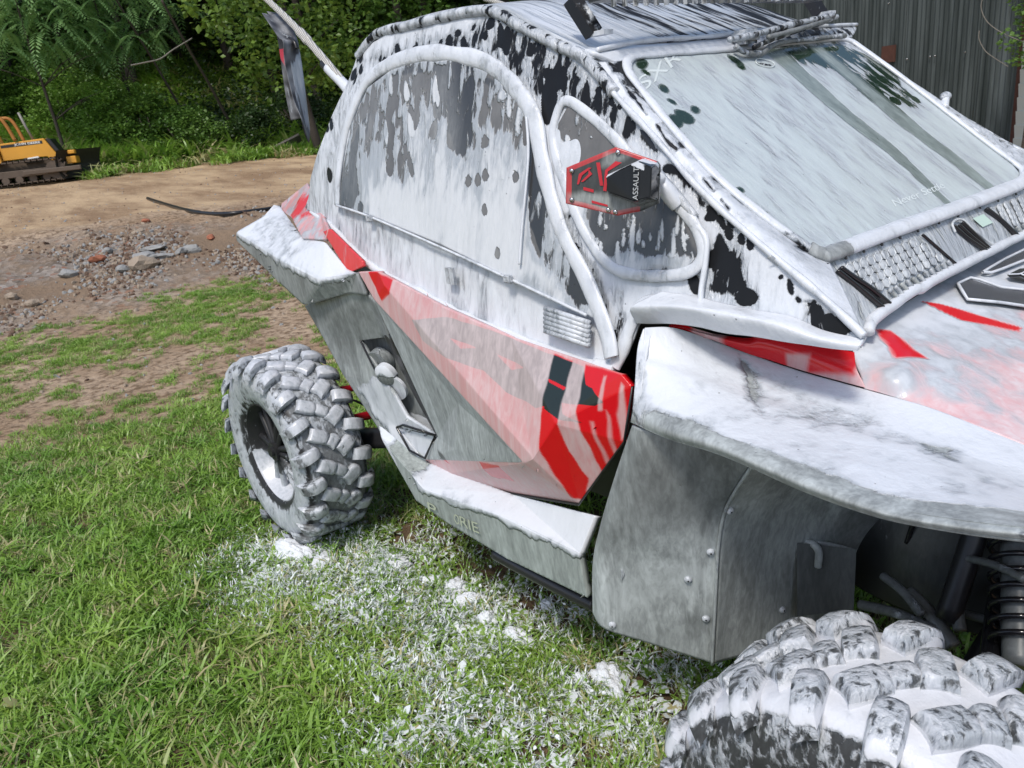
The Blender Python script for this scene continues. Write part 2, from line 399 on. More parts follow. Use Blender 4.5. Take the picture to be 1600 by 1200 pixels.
def fab_relief(c):
    # soft wrinkles of the stretched fabric under the foam
    return .004*noise.noise(c*9)+.0025*noise.noise(Vector((c.x*30, c.y*30, c.z*10)))
side = grid('cab_side_fabric', [hem, midr, toprail], 400, 190, M['fabric'], B, .006, cov=fabcov, film=.0, marks=side_marks, relief=fab_relief)
grid('cab_side_fabric', [mirror(hem), mirror(midr), mirror(toprail)], 60, 20, M['fabric'], B, .006, cov=.8, film=.5, flip=True)

# --- roof: back part, crest, front slope to the windshield header
def yline(x, z, y0, y1, n=9, crown=.02): return [Vector((x, y0+(y1-y0)*i/(n-1), z+crown*(1-(2*i/(n-1)-1)**2))) for i in range(n)]
pr_ = [(toprail[0].x, toprail[0].z, toprail[0].y), (toprail[2].x, toprail[2].z, toprail[2].y), (toprail[4].x, toprail[4].z, toprail[4].y), ((toprail[4].x+toprail[7].x)/2, (toprail[4].z+toprail[7].z)/2+.008, (toprail[4].y+toprail[7].y)/2), (toprail[7].x, toprail[7].z, toprail[7].y)]
def roofcov(c):
    return .47 if c.x > 1.25 else .7
grid('roof_panel', [yline(x, z+.002, y, -y) for x, z, y in pr_], 200, 90, M['roof'], B, .012, cov=lambda c: (.57-.09*max(0, min(1, (c.y+.4)*1.4))) if c.y > -.44 else .66, film=.0)
tube('roof_edge_foam', toprail[0:9], .015, M['fabric'], B, samples=160, n=12, cov=lambda c: .60+.25*noise.noise(c*34), film=0, jit=.15)
# rear closing panel of the cab
grid('cab_rear_fabric', [[toprail[0], Vector((toprail[0].x, 0, toprail[0].z+.01)), Vector((toprail[0].x, -toprail[0].y, toprail[0].z))], [hem[0], Vector((hem[0].x-.05, 0, hem[0].z)), Vector((hem[0].x, -hem[0].y, hem[0].z))]], 40, 20, M['fabric'], B, .006, cov=.75, lin=True)

# --- windshield
def Wp(px, py, off=0.0): return at(px, py, W, off)
gl_px = [(1003, 91), (1060, 86), (1150, 80), (1230, 71), (1300, 64), (1325, 66), (1345, 78), (1400, 118), (1470, 172), (1540, 226), (1583, 258), (1594, 271), (1588, 283), (1560, 294), (1480, 322), (1400, 350), (1320, 380), (1290, 391), (1272, 391), (1255, 380), (1200, 342), (1130, 284), (1070, 220), (1020, 160), (990, 122), (984, 105), (989, 95)]
glo = [Wp(*p) for p in gl_px]
def wcov(c):
    return .74+.10*noise.noise(Vector((c.x*9, c.y*26+c.x*14, c.z*9)))
wm = []
def WM(poly, val, fe=.004, wb=.006, a='cov'): wm.append((a, poly, W, val, fe, wb))
WM([(1215, 70), (1345, 62), (1400, 118), (1370, 150), (1330, 130), (1290, 105), (1250, 95)], .36, .03, .02)
WM([(1190, 75), (1345, 60), (1410, 122), (1370, 160), (1310, 130), (1270, 105), (1230, 100)], .0, .02, .02, 'film')
WM([(1300, 90), (1345, 80), (1440, 160), (1455, 175), (1400, 170), (1340, 150)], .50, .025, .02)
WM([(1300, 110), (1400, 118), (1455, 165), (1440, 180), (1400, 175), (1340, 150)], .0, .01, .02, 'film')
WM([(1180, 80), (1235, 72), (1250, 100), (1215, 95)], .42, .02, .01)
WM([(1200, 82), (1225, 80), (1330, 175), (1400, 232), (1490, 322), (1484, 324), (1390, 240), (1310, 180)], .0, .008, .004)      # wiped streaks: thin film only
WM([(1200, 82), (1225, 80), (1330, 175), (1400, 232), (1490, 322), (1484, 324), (1390, 240), (1310, 180)], .78, .010, .004, 'film')
WM([(1268, 75), (1282, 72), (1556, 292), (1545, 298), (1400, 190)], .05, .012, .004)
WM([(1268, 75), (1282, 72), (1556, 292), (1545, 298), (1400, 190)], .80, .014, .004, 'film')
for cx, cy, a, b in ((1004, 100, 10, 8), (1037, 138, 9, 5), (1051, 159, 8, 3), (1070, 183, 17, 9), (1055, 190, 13, 10), (1087, 172, 8, 5), (1010, 113, 8, 3), (1150, 95, 14, 4), (1157, 103, 8, 4), (1400, 158, 10, 4), (1430, 155, 8, 3), (1157, 297, 6, 4), (1160, 308, 9, 5), (1196, 332, 5, 2)):
    pl = []
    for k in range(10):
        t = k/10*2*math.pi; dx, dy = a*math.cos(t), b*math.sin(t); r = .55
        pl.append((cx+dx*math.cos(r)-dy*math.sin(r), cy+dx*math.sin(r)+dy*math.cos(r)))
    WM(pl, -.4, .0012, .003); WM(pl, 0, .0012, .003, 'film')

windshield = sheet('windshield', glo, M['glass'], B, L=.005, cov=wcov, film=.9, marks=wm, axes='yz')
sm = windshield.modifiers.new('thickness', 'SOLIDIFY'); sm.thickness = .006; sm.offset = -1
# rubber seal bead around the glass
cen = sum(glo, Vector())/len(glo)
def outw(p, k):
    d = p-cen; return p + d.normalized()*k
nW = Vector(W[0]).normalized()
seal = [outw(p, .008)+nW*.004 for p in glo]
def sealcov(c): return .86 if not (c.y < -.44 and c.z < 1.28) else .58
tube('windshield_seal', seal, .0115, M['white'], B, nrm=tuple(Vector(W[0]).normalized()), low=.55, n=12, samples=220, closed=True, cov=sealcov, film=.05, jit=.18)
bot = [Wp(x, y, .008) for x, y in ((1262, 392), (1280, 401), (1300, 399), (1400, 362), (1480, 334), (1560, 304), (1590, 291), (1602, 276))]
tube('lower_seal', bot, .017, M['white'], B, nrm=tuple(Vector(W[0]).normalized()), low=.62, n=14, samples=90, cov=lambda c: .9 if c.y > -.46 else .30, film=.75)
# frame band around the glass (painted pillars, header, lower frame), both sides
ins = [Wp(986, 88, 0), Wp(978, 112, 0), Wp(1013, 160, 0), Wp(1067, 224, 0), Wp(1130, 290, 0), Wp(1200, 347, 0), Wp(1258, 390, 0), Wp(1292, 402, 0)]
pin = cr(ins, 14); pout = cr([toprail[7]+Vector((0, .006, .006)), toprail[8], toprail[9], toprail[10], toprail[11], toprail[12], toprail[13]], 14)
pmark = [('cov', p, W, .05, .004, .004) for p in (
    [(928, 88), (945, 92), (1000, 150), (1012, 178), (990, 170), (950, 125)],
    [(1016, 196), (1030, 200), (1055, 232), (1048, 234), (1030, 220)],
    [(1092, 281), (1102, 283), (1113, 299), (1103, 297)], [(1122, 313), (1132, 315), (1141, 327), (1130, 325)],
    [(1253, 435), (1262, 437), (1278, 462), (1268, 461)])]
pmark.append(('cov', [(1235, 395), (1262, 402), (1290, 412), (1272, 402), (1245, 385)], W, .1, .004, .004))
pmid = [a.lerp(b, .5)+nW*.008+Vector((0, -.008, 0)) for a, b in zip(pin, pout)]
grid('windshield_pillar', [pin, pmid, pout], 220, 36, M['white'], B, .01, cov=.80, film=.0, marks=pmark, axes='xz')
grid('windshield_pillar', [mirror(pin), mirror(pmid), mirror(pout)], 120, 16, M['white'], B, .01, cov=.62, film=.45, flip=True)
tube('pillar_piping', [p+Vector((0, -.004, .002)) for p in pout], .007, M['white'], B, n=8, samples=80, cov=.8, jit=.3)
tube('pillar_piping', [p+Vector((0, .006, .004)) for p in mirror(pout)], .008, M['white'], B, n=8, samples=80, cov=.56, jit=.3)
# header rail over the glass
hd1 = [Wp(928, 88, .008), Wp(1000, 82, .010), Wp(1080, 77, .012), Wp(1145, 69, .012), Wp(1230, 56, .012), Wp(1335, 48, .010)]
hd2 = [Wp(960, 98, .002), Wp(1010, 90, .004), Wp(1080, 85, .004), Wp(1150, 78, .004), Wp(1230, 68, .004), Wp(1330, 60, .004)]
hd0 = [p+Vector((-.03, 0, .012)) for p in hd1]
grid('header_rail', [hd0, hd1, hd2], 120, 20, M['white'], B, .01, cov=lambda c: .84 if c.y < .1 else .55, film=.0)
tube('header_lip', [Wp(930, 86, .012), Wp(1000, 74, .016), Wp(1080, 68, .016), Wp(1140, 62, .016), Wp(1240, 50, .014), Wp(1335, 44, .012)], .006, M['white'], B, n=8, samples=80, cov=.8, jit=.3)

# writing on the glass (paint pen)
M['pen'] = plain('white_window_paint', (.60, .655, .655), .5, var=.03)
def letters(name, txt, pl, p0, p1, h, mat, parent, off=.003, th=.0012, up=None, shear=0.0, spacing=1.0, size_fit=None):
    """raised lettering laid on a plane from p0 (left of baseline) towards p1"""
    cu = bpy.data.curves.new(name, 'FONT'); cu.body = txt; cu.size = 1; cu.extrude = .02; cu.shear = shear; cu.space_character = spacing
    ob = bpy.data.objects.new(name+'_tmp', cu); COL.objects.link(ob)
    dg = bpy.context.evaluated_depsgraph_get(); me = bpy.data.meshes.new_from_object(ob.evaluated_get(dg)); bpy.data.objects.remove(ob)
    xs = [v.co.x for v in me.vertices]; x0, x1 = min(xs), max(xs)
    n = Vector(pl[0]).normalized() if not isinstance(pl[0], str) else Vector((0, -1, 0))
    if n.dot(CAM-p0) < 0: n = -n
    e = (p1-p0); wd = e.length; e = e.normalized(); upv = n.cross(e).normalized()
    k = wd/(x1-x0)
    for v in me.vertices:
        c = v.co; v.co = p0+e*((c.x-x0)*k)+upv*(c.y*h/.7)+n*(off+(c.z+.02)*th*25)
    return link(name, me, mat, parent, smooth=False)
letters('window_lettering', 'SXR', W, Wp(1006, 143), Wp(1066, 92), .032, M['pen'], windshield, shear=.3, off=.0005, th=.0004)
letters('window_lettering', 'Never Settle', W, Wp(1399, 323), Wp(1478, 293), .020, M['pen'], windshield, shear=.35, off=.0005, th=.0004)
tube('sticker_outline', [Wp(x, y, .003) for x, y in ((1183, 93), (1200, 96), (1209, 101), (1206, 106), (1192, 105), (1181, 100))], .0012, M['pen'], windshield, n=6, closed=True)
letters('window_lettering', 'urea', W, Wp(1184, 102), Wp(1205, 105), .010, M['black'], windshield)

# --- side window in the door and its piping
win_px = [(541, 322), (546, 270), (560, 198), (586, 140), (622, 113), (668, 98), (724, 98), (776, 114), (815, 152), (838, 192), (852, 262), (872, 335), (892, 385), (924, 445), (945, 500), (925, 490), (808, 436), (700, 383), (590, 338)]
def sp(px, py, o=.024): return at(px, py, S, o)
WOF = .026
wpts = [sp(x, y, WOF) for x, y in win_px]
def sidecov(c):
    return .62
smk = []
def SM(poly, val, fe=.02, wb=.012, a='cov'): smk.append((a, poly, S, val, fe, wb))
SM([(530, 330), (560, 180), (620, 110), (730, 95), (820, 150), (845, 200), (835, 240), (760, 180), (640, 160), (590, 240), (570, 330)], .47, .02, .02)
SM([(690, 95), (750, 95), (755, 230), (735, 260), (720, 200), (690, 180)], .42, .01, .01)
SM([(688, 95), (762, 95), (752, 250), (735, 270), (716, 210), (692, 190)], .75, .012, .012, 'dec')  # painted dark bands in place of an interior behind the opaque pane
SM([(538, 335), (545, 255), (575, 190), (592, 170), (575, 260), (580, 335)], .8, .006, .012, 'dec')
SM([(838, 190), (860, 262), (880, 340), (905, 400), (955, 505), (925, 490), (885, 440), (850, 380), (836, 330), (836, 250)], 1, .006, .01, 'dec')
SM([(600, 92), (720, 88), (830, 150), (800, 150), (720, 108), (620, 120)], .7, .008, .01, 'dec')
SM([(560, 250), (850, 250), (880, 420), (700, 400), (560, 330)], .72, .04, .02)
SM([(590, 290), (850, 330), (890, 440), (700, 400), (590, 345)], .92, .03, .02)
SM([(600, 200), (640, 180), (660, 250), (640, 290), (610, 250)], .54, .01, .01)
SM([(540, 330), (548, 240), (568, 240), (572, 300), (560, 330)], .42, .006, .01)
SM([(840, 190), (856, 262), (875, 340), (905, 410), (950, 505), (925, 470), (890, 440), (855, 380), (838, 330), (838, 250)], .34, .006, .01)
SM([(835, 300), (860, 300), (895, 400), (930, 470), (920, 470), (870, 430), (838, 380)], .50, .01, .012)
for x, y in ((759, 279), (744, 280), (771, 271), (818, 275), (770, 325), (790, 391), (575, 322)):
    SM(drop(x, y, 4, 9), -.2, .002, .003)
_q = random.Random(8)
for _ in range(26):
    x = _q.uniform(600, 835); SM(drop(x, _q.uniform(120, 260), _q.uniform(2, 6), _q.uniform(8, 24), _q.uniform(-.15, .15)), -.1 if _q.random() < .6 else .85, .003, .006)
sheet('side_window', wpts, M['vinyl'], B, L=.008, thick=.003, cov=sidecov, film=lambda c: .18+.5*noise.noise(Vector((c.x*9, c.y*9, c.z*3))), marks=smk)
arch = [sp(x, y, .03) for x, y in ((536, 322), (539, 268), (552, 200), (580, 135), (618, 105), (668, 89), (724, 90), (778, 107), (820, 147), (845, 190), (858, 258), (876, 328), (894, 377), (928, 443), (958, 520), (966, 560))]
tube('window_piping', [p+Vector((0, .008, 0)) for p in arch], lambda t: .016+.007*math.sin(3.14*min(1, t*1.3))+(.004 if t > .55 else 0), M['white'], B, n=16, samples=260, cov=lambda c: .82+.25*noise.noise(c*9), film=.4, jit=.18, nrm=tuple(Vector(S[0]).normalized()), low=.42)
tube('inner_seam', [sp(x, y, .034) for x, y in ((839, 187), (842, 240), (838, 300), (832, 360), (828, 415))], .0035, M['white'], B, n=6, cov=.9)
tube('lower_seam', [sp(x, y, .028) for x, y in ((537, 322), (590, 340), (700, 387), (808, 436), (870, 465), (930, 493))], .004, M['white'], B, n=6, samples=60, cov=.75)
# hem roll at the beltline
hemp = [at(x, y, S, .004) for x, y in ((486, 331), (520, 356), (560, 398), (600, 428), (640, 449), (740, 500), (850, 544), (920, 569), (962, 578))]
tube('fabric_hem', hemp, lambda t: .004+.009*min(1, t*9)+(.003 if t > .9 else 0), M['white'], B, n=12, samples=200, cov=.94, jit=.4, nrm=tuple(Vector(S[0]).normalized()), low=.75)
tube('fabric_flap', [at(x, y, S, .004) for x, y in ((962, 572), (975, 545), (985, 515), (1003, 482), (1035, 475))], .018, M['white'], B, n=12, samples=60, cov=.9, jit=.4, nrm=tuple(Vector(S[0]).normalized()), low=.5)
# foam ledge on the cowl side over the fender
fl = [[at(1000, 505, S, .01), at(1080, 508, S, .02), at(1160, 522, S, .03), at(1230, 532, S, .03), at(1290, 542, S, .02), at(1345, 548, S, .01)],
      [at(1005, 480, S, .04), at(1080, 480, S, .055), at(1160, 492, S, .055), at(1230, 505, S, .05), at(1290, 528, S, .03), at(1350, 540, S, .012)],
      [at(1040, 455, S, .015), at(1090, 462, S, .01), at(1150, 478, S, .008), at(1220, 490, S, .006), at(1290, 515, S, .004), at(1350, 530, S, .002)]]
grid('foamed_side_ledge', fl, 120, 30, M['white'], B, .01, cov=.97, relief=lambda c: .004*noise.noise(c*14))
# clips and the louvred vent at the window's foot
for (x, y) in ((592, 343), (810, 437)):
    bm = bmesh.new(); bm_box(bm, sp(x, y, .034), (.03, .012, .02)); bmesh.ops.bevel(bm, geom=bm.edges[:], offset=.003, segments=2, affect='EDGES')
    o = obj('clip', bm, M['white'], B, flatangle=30); setattrs(o, .55, .4)
bm = bmesh.new(); bm_box(bm, sp(718, 432, .03), (.035, .008, .045)); o = obj('snap_plate', bm, M['white'], B, flatangle=30); setattrs(o, .62, .5)
for k in range(6):
    a, b = sp(866-0*k, 482+k*7, .03), sp(936-0*k, 505+k*7, .03)
    bm = bmesh.new(); bm_tube(bm, [a, b], .0065, 8); o = obj('vent_louvre', bm, M['white'], B); setattrs(o, .66, .6)

# --- small front quarter window
tri_c = [(889, 159), (873, 188), (869, 222), (880, 265), (905, 335), (932, 385), (962, 418), (1000, 430), (1050, 431), (1085, 424), (1103, 403), (1101, 375), (1085, 344), (1045, 300), (1005, 262), (970, 222), (925, 180)]
ccx = sum(p[0] for p in tri_c)/len(tri_c); ccy = sum(p[1] for p in tri_c)/len(tri_c)
tri_in = [(ccx+(x-ccx)*.95, ccy+(y-ccy)*.95) for x, y in tri_c]
tm = [('cov', [(880, 165), (905, 165), (960, 230), (940, 260), (880, 220)], S, .38, .01, .01),
      ('cov', [(880, 220), (915, 290), (930, 380), (905, 340), (880, 260)], S, .95, .01, .01),
      ('cov', [(920, 335), (1080, 330), (1095, 400), (960, 400)], S, .42, .015, .01),
      ('dec', [(930, 300), (1050, 290), (1110, 420), (960, 430), (925, 380)], S, .9, .015, .01),
      ('cov', [(940, 400), (1100, 395), (1095, 425), (960, 420)], S, .72, .01, .01)]
_q = random.Random(17)
for _ in range(34):
    x = _q.uniform(890, 1090); y = _q.uniform(200, 260) if x < 930 else _q.uniform(340, 410); tm.append(('cov', drop(x, y, _q.uniform(1.2, 3.5), _q.uniform(3, 26) if y > 300 else _q.uniform(2, 7), _q.uniform(-.08, .08)), S, .9, .002, .003))
sheet('quarter_window', [sp(x, y, .012) for x, y in tri_in], M['vinyl'], B, L=.007, thick=.003, cov=.42, film=.12, marks=tm)
tube('quarter_window_piping', [sp(x, y, .012) for x, y in tri_c], .0125, M['white'], B, n=14, samples=200, closed=True, cov=lambda c: .80+.25*noise.noise(c*12), film=.4, jit=.18, nrm=tuple(Vector(S[0]).normalized()), low=.5)
tube('front_edge_piping', [sp(x, y, .012) for x, y in ((1085, 344), (1108, 372), (1108, 410), (1102, 450), (1100, 478))], .006, M['white'], B, n=8, cov=.9, jit=.3)

# --- door
HP = ('y', -.765)
D = {'R0': Y(590, 474, -.755), 'R0u': Y(600, 446, -.762), 'RR': Y(560, 425, -.748), 'T0': Y(592, 425, -.752), 'T1': Y(690, 478, -.758), 'T2': Y(800, 527, -.764), 'T3': Y(970, 584, -.768),
     'F1': Y(987, 604, -.770), 'F2': Y(975, 690, -.775), 'F3': Y(905, 787, -.765), 'K': Y(818, 723, -.835), 'Ku': Y(832, 716, -.838), 'K2': Y(868, 662, -.825),
     'L0': Y(664, 718, -.690), 'L1': Y(690, 742, -.695), 'L2': Y(800, 770, -.730), 'Q1': Y(716, 630, -.772), 'Q2': Y(711, 702, -.755), 'M': Y(684, 682, -.705)}
dn = list(D); dV = [D[k] for k in dn]; ix = {k: i for i, k in enumerate(dn)}
dF = [('RR', 'T0', 'R0u', 'R0'), ('T0', 'T1', 'T2', 'K2', 'Ku', 'R0u'), ('R0u', 'Ku', 'K', 'R0'), ('T2', 'T3', 'F1', 'K2'), ('K2', 'F1', 'F2', 'F3', 'K', 'Ku'),
      ('R0', 'K', 'Q1'), ('Q1', 'K', 'Q2'), ('K', 'L0', 'Q2'), ('R0', 'Q1', 'Q2', 'M'), ('M', 'Q2', 'L0'), ('L0', 'K', 'F3', 'L2', 'L1')]
dm = []
def DM(a, poly, val, fe=.003, wb=.004): dm.append((a, poly, ('y', -.785), val, fe, wb))
# grey graphic band and the black flash
DM('dec', [(640, 500), (690, 498), (760, 520), (830, 548), (905, 575), (915, 600), (944, 626), (935, 632), (880, 622), (850, 632), (800, 610), (760, 578), (700, 556), (660, 532)], 1, .002, .002)
DM('dec', [(857, 576), (888, 590), (925, 606), (945, 629), (906, 628), (888, 625), (893, 640), (920, 657), (890, 648), (864, 632), (860, 600)], 1, .001, .0005)
DM('dec', [(700, 528), (745, 545), (720, 545)], 0, .002, .001); DM('dec', [(770, 552), (820, 575), (800, 578)], 0, .002, .001); DM('dec', [(858, 590), (888, 604), (886, 608), (862, 596)], 0, .001, .0005)
# bare wet paint and rinsed stripes
DM('film', [(556, 420), (600, 440), (600, 462), (585, 474), (565, 440)], 0)
DM('film', [(857, 556), (886, 566), (888, 640), (898, 700), (915, 750), (905, 787), (888, 780), (868, 700), (860, 640)], 0, .002, .006)
DM('film', [(908, 572), (990, 596), (978, 690), (935, 745), (925, 700), (912, 640)], 0, .002, .006)
DM('film', [(938, 590), (942, 590), (944, 640), (938, 640)], .8, .002, .002); DM('film', [(965, 600), (970, 605), (975, 680), (968, 690), (962, 650)], .8, .003, .004)
DM('film', [(948, 640), (953, 650), (962, 720), (955, 722)], .6, .003, .004); DM('film', [(928, 655), (932, 655), (948, 728), (942, 730)], .6, .003, .004)
DM('film', [(745, 722), (786, 724), (798, 755), (757, 750)], .12, .003, .004)
DM('film', [(655, 715), (668, 720), (680, 735), (664, 728)], .2, .003, .004)
dmi = [0, 0, 0, 0, 0, 1, 1, 1, 1, 1, 0]
door = facets('door', dV, [[ix[k] for k in f] for f in dF], [M['red'], M['plastic']], B, L=.006, thick=.02, bevel=.0025, cov=.06, film=.93, marks=dm, mi=dmi)
# heavier film on the upward-looking crease facet and the grey lower facets
me = door.data; fa = me.attributes['film'].data; ca = me.attributes['cov'].data
for p in me.polygons:
    if p.material_index == 0 and p.normal.z > .45:
        for v in p.vertices: fa[v].value = max(fa[v].value, min(1.06, fa[v].value*1.05))
facets('door', [Vector((v.x, -v.y, v.z)) for v in dV], [[ix[k] for k in f] for f in dF], [M['red'], M['plastic']], B, L=.05, thick=.02, bevel=0, cov=.2, film=.8, mi=dmi)
tube('door_edge', [D['L1']+Vector((0, -.002, -.002)), D['L2']+Vector((0, -.002, -.002)), D['F3']+Vector((0, -.002, -.002)), D['F2']+Vector((.002, -.002, 0)), D['F1']+Vector((.002, 0, 0))], .003, M['black'], B, samples=0, n=6)

# --- rear red band ahead of the door
gap = Y(566, 421, -.752)
rb = [Y(505, 362, -.735), Y(515, 358, -.732), Y(566, 408, -.742), Y(567, 416, -.745), Y(548, 425, -.752), Y(540, 420, -.752)]
facets('rear_body_band', rb, [(0, 1, 2, 3, 4, 5)], M['red'], B, L=.006, thick=.012, cov=.30, film=.1)
# red and white top piece over the rear fender
rt = [Y(440, 318, -.60), Y(480, 286, -.56), Y(500, 330, -.66), Y(512, 360, -.735), Y(508, 374, -.742), Y(472, 372, -.74), Y(456, 340, -.68), Y(438, 327, -.61)]
facets('rear_body_top', rt, [(0, 1, 2, 6, 7), (2, 3, 4, 5, 6)], M['red'], B, L=.006, thick=.012, bevel=.003, cov=.50, film=.75, marks=[('cov', [(455, 310), (490, 290), (500, 330), (470, 350)], ('y', -.64), .40, .01, .01), ('film', [(455, 310), (490, 290), (500, 330), (470, 350)], ('y', -.64), .1, .01, .01)])
facets('rear_body_top', mirror(rt), [(0, 1, 2, 6, 7), (2, 3, 4, 5, 6)], M['red'], B, L=.03, thick=.012, bevel=0, cov=.5)

# --- rear fender (top shelf, side lip, under lip)
fT = {'a': Y(368, 363, -.80), 'b': Y(412, 338, -.70), 'c': Y(428, 320, -.64), 'd': Y(437, 322, -.62), 'e': Y(468, 374, -.735), 'f': Y(508, 378, -.742), 'g': Y(542, 420, -.752), 'h': Y(550, 430, -.765), 'i': Y(503, 440, -.81), 'j': Y(440, 408, -.815),
      'a2': Y(370, 376, -.80), 'j2': Y(440, 445, -.81), 'i2': Y(476, 478, -.80), 'h2': Y(545, 458, -.76), 'h3': Y(572, 462, -.752)}
fn = list(fT); fV = [fT[k] for k in fn]; fi = {k: i for i, k in enumerate(fn)}
fF = [('a', 'b', 'e', 'j'), ('b', 'c', 'd', 'e'), ('j', 'e', 'f', 'i'), ('f', 'g', 'h', 'i'), ('a', 'j', 'j2', 'a2'), ('j', 'i', 'i2', 'j2'), ('i', 'h', 'h2', 'i2'), ('h', 'h3', 'h2')]
fcv = lambda c: 1.0
fm = [('cov', [(360, 364), (440, 412), (503, 445), (560, 436), (580, 470), (476, 500), (360, 400)], ('y', -.80), .12, .025, .008),
      ('cov', [(405, 345), (440, 318), (460, 345), (490, 380), (440, 385)], ('y', -.72), .66, .02, .02)]
facets('rear_fender', fV, [[fi[k] for k in f] for f in fF], M['plastic'], B, L=.012, thick=.014, bevel=.012, cov=lambda c: .88+.2*noise.noise(c*8), film=.62, marks=fm)
facets('rear_fender', [Vector((v.x, -v.y, v.z)) for v in fV], [[fi[k] for k in f] for f in fF], M['plastic'], B, L=.05, thick=.014, bevel=0, cov=.9, film=.7)

# --- rear quarter panel between fender, door and sill
q = {'a': Y(476, 478, -.765), 'b': Y(545, 456, -.75), 'c': Y(566, 452, -.745), 'd': Y(590, 476, -.74), 'e': Y(614, 545, -.712), 'f': Y(684, 682, -.69), 'g': Y(664, 718, -.68), 'h': Y(655, 772, -.735), 'i': Y(590, 668, -.715), 'j': Y(540, 588, -.735), 'k': Y(505, 528, -.75),
     'r1': Y(563, 532, -.725), 'r2': Y(600, 527, -.71), 'r3': Y(612, 610, -.715), 'r4': Y(636, 652, -.705), 's1': Y(617, 664, -.70), 's3': Y(655, 712, -.70)}
qn = list(q); qV = [q[k] for k in qn]; qi = {k: i for i, k in enumerate(qn)}
qF = [('a', 'b', 'r1', 'k'), ('b', 'c', 'r2', 'r1'), ('c', 'd', 'e', 'r2'), ('k', 'r1', 'r3', 'j'), ('j', 'r3', 'r4', 's1'), ('j', 's1', 'i'), ('i', 's1', 's3', 'h'), ('s3', 'g', 'h'), ('r4', 'f', 's1')]
qm = [('cov', [(560, 600), (600, 590), (640, 650), (680, 690), (660, 760), (620, 700), (580, 640)], ('y', -.715), .78, .02, .02),
      ('film', [(480, 475), (600, 470), (600, 540), (540, 560)], ('y', -.74), .45, .04, .02)]
facets('rear_quarter_panel', qV, [[qi[k] for k in f] for f in qF], M['plastic'], B, L=.012, thick=.012, bevel=.004, cov=.22, film=.75, marks=qm)
facets('rear_quarter_panel', [Vector((v.x, -v.y, v.z)) for v in qV], [[qi[k] for k in f] for f in qF], M['plastic'], B, L=.05, thick=.012, bevel=0, cov=.4)
# dark trim strip along the recess and the recess floor with the round fitting
facets('recess_trim', [Y(600, 524, -.715), Y(613, 520, -.722), Y(622, 545, -.722), Y(688, 680, -.70), Y(683, 684, -.69), Y(640, 605, -.70)], [(0, 1, 2, 3, 4, 5)], M['black'], B, L=.05, thick=.012, bevel=0)
facets('recess_floor', [Y(560, 525, -.66), Y(615, 520, -.66), Y(690, 685, -.64), Y(630, 665, -.65), Y(600, 620, -.66)], [(0, 1, 2, 3, 4)], M['plastic'], B, L=.015, thick=.005, bevel=0, cov=lambda c: .3 if c.z > .62 else .8, film=.5)
p0 = Y(600, 560, -.675); p1 = Y(607, 582, -.70)
ax = Vector((.25, -.85, -.25)).normalized()
bm = bmesh.new(); bm_tube(bm, [p0, p0+ax*.035], .046, 24)
o = obj('reservoir_body', bm, M['plastic'], B, flatangle=40); setattrs(o, .35, .6)
bm = bmesh.new(); bm_tube(bm, [p1, p1+ax*.02, p1+ax*.032], lambda t: .041 if t < .6 else .026, 24); bmesh.ops.bevel(bm, geom=[e for e in bm.edges if e.is_boundary], offset=.003, segments=1, affect='EDGES') if False else None
o = obj('reservoir_cap', bm, M['plastic'], B, flatangle=40); setattrs(o, lambda c: .9 if c.z > p1.z-.006 else .2, .5)
p2 = Y(620, 604, -.69)
bm = bmesh.new(); bm_tube(bm, [p2, p2+ax*.012], .046, 24); o = obj('reservoir_ring', bm, M['plastic'], B, flatangle=40); setattrs(o, .8, .5)
# lower step recess with a dark frame
lr = [Y(620, 668, -.712), Y(630, 664, -.708), Y(680, 680, -.70), Y(664, 716, -.71), Y(640, 704, -.715)]
tube('step_recess_frame', lr, .0045, M['wet'], B, n=6, samples=0, closed=True)
sheet('step_recess_floor', [Y(622, 668, -.69), Y(680, 682, -.685), Y(662, 716, -.69), Y(642, 706, -.695)], M['plastic'], B, cov=.85)
o = tube('recess_edge', [Y(563, 532, -.731), Y(580, 567, -.732), Y(594, 592, -.728)], .0035, M['wet'], B, n=6)

# --- sill (nerf step): top and outer face
sl = {'a': Y(590, 655, -.705), 'b': Y(600, 648, -.69), 'c': Y(668, 722, -.695), 'd': Y(800, 772, -.735), 'e': Y(930, 806, -.755), 'f': Y(905, 868, -.80), 'g': Y(780, 806, -.80), 'h': Y(660, 764, -.80), 'i': Y(596, 686, -.73),
      'j': Y(918, 934, -.790), 'k': Y(790, 872, -.785), 'l': Y(700, 818, -.785), 'm': Y(650, 782, -.785)}
sn = list(sl); sV = [sl[k] for k in sn]; si = {k: i for i, k in enumerate(sn)}
sF = [('a', 'b', 'c', 'h', 'i'), ('c', 'd', 'g', 'h'), ('d', 'e', 'f', 'g'), ('h', 'g', 'k', 'l'), ('g', 'f', 'j', 'k'), ('i', 'h', 'l', 'm')]
smk2 = [('cov', [(598, 690), (650, 768), (776, 813), (908, 876), (930, 905), (918, 950), (640, 800), (580, 700)], ('y', -.80), .10, .022, .012),
        ('cov', [(690, 768), (730, 778), (740, 790), (700, 785)], ('y', -.79), .6, .01, .01)]
sill = facets('sill_step', sV, [[si[k] for k in f] for f in sF], M['sill'], B, L=.01, thick=.02, bevel=.006, cov=.96, film=.88, marks=smk2)
facets('sill_step', [Vector((v.x, -v.y, v.z)) for v in sV], [[si[k] for k in f] for f in sF], M['sill'], B, L=.06, thick=.02, bevel=0, cov=.8)
M['faded'] = plain('faded_yellow_lettering', (.40, .44, .33), .6, var=.15)
SLP = ('y', -.792)
a0, a1 = sl['m'].lerp(sl['l'], .5), sl['k']
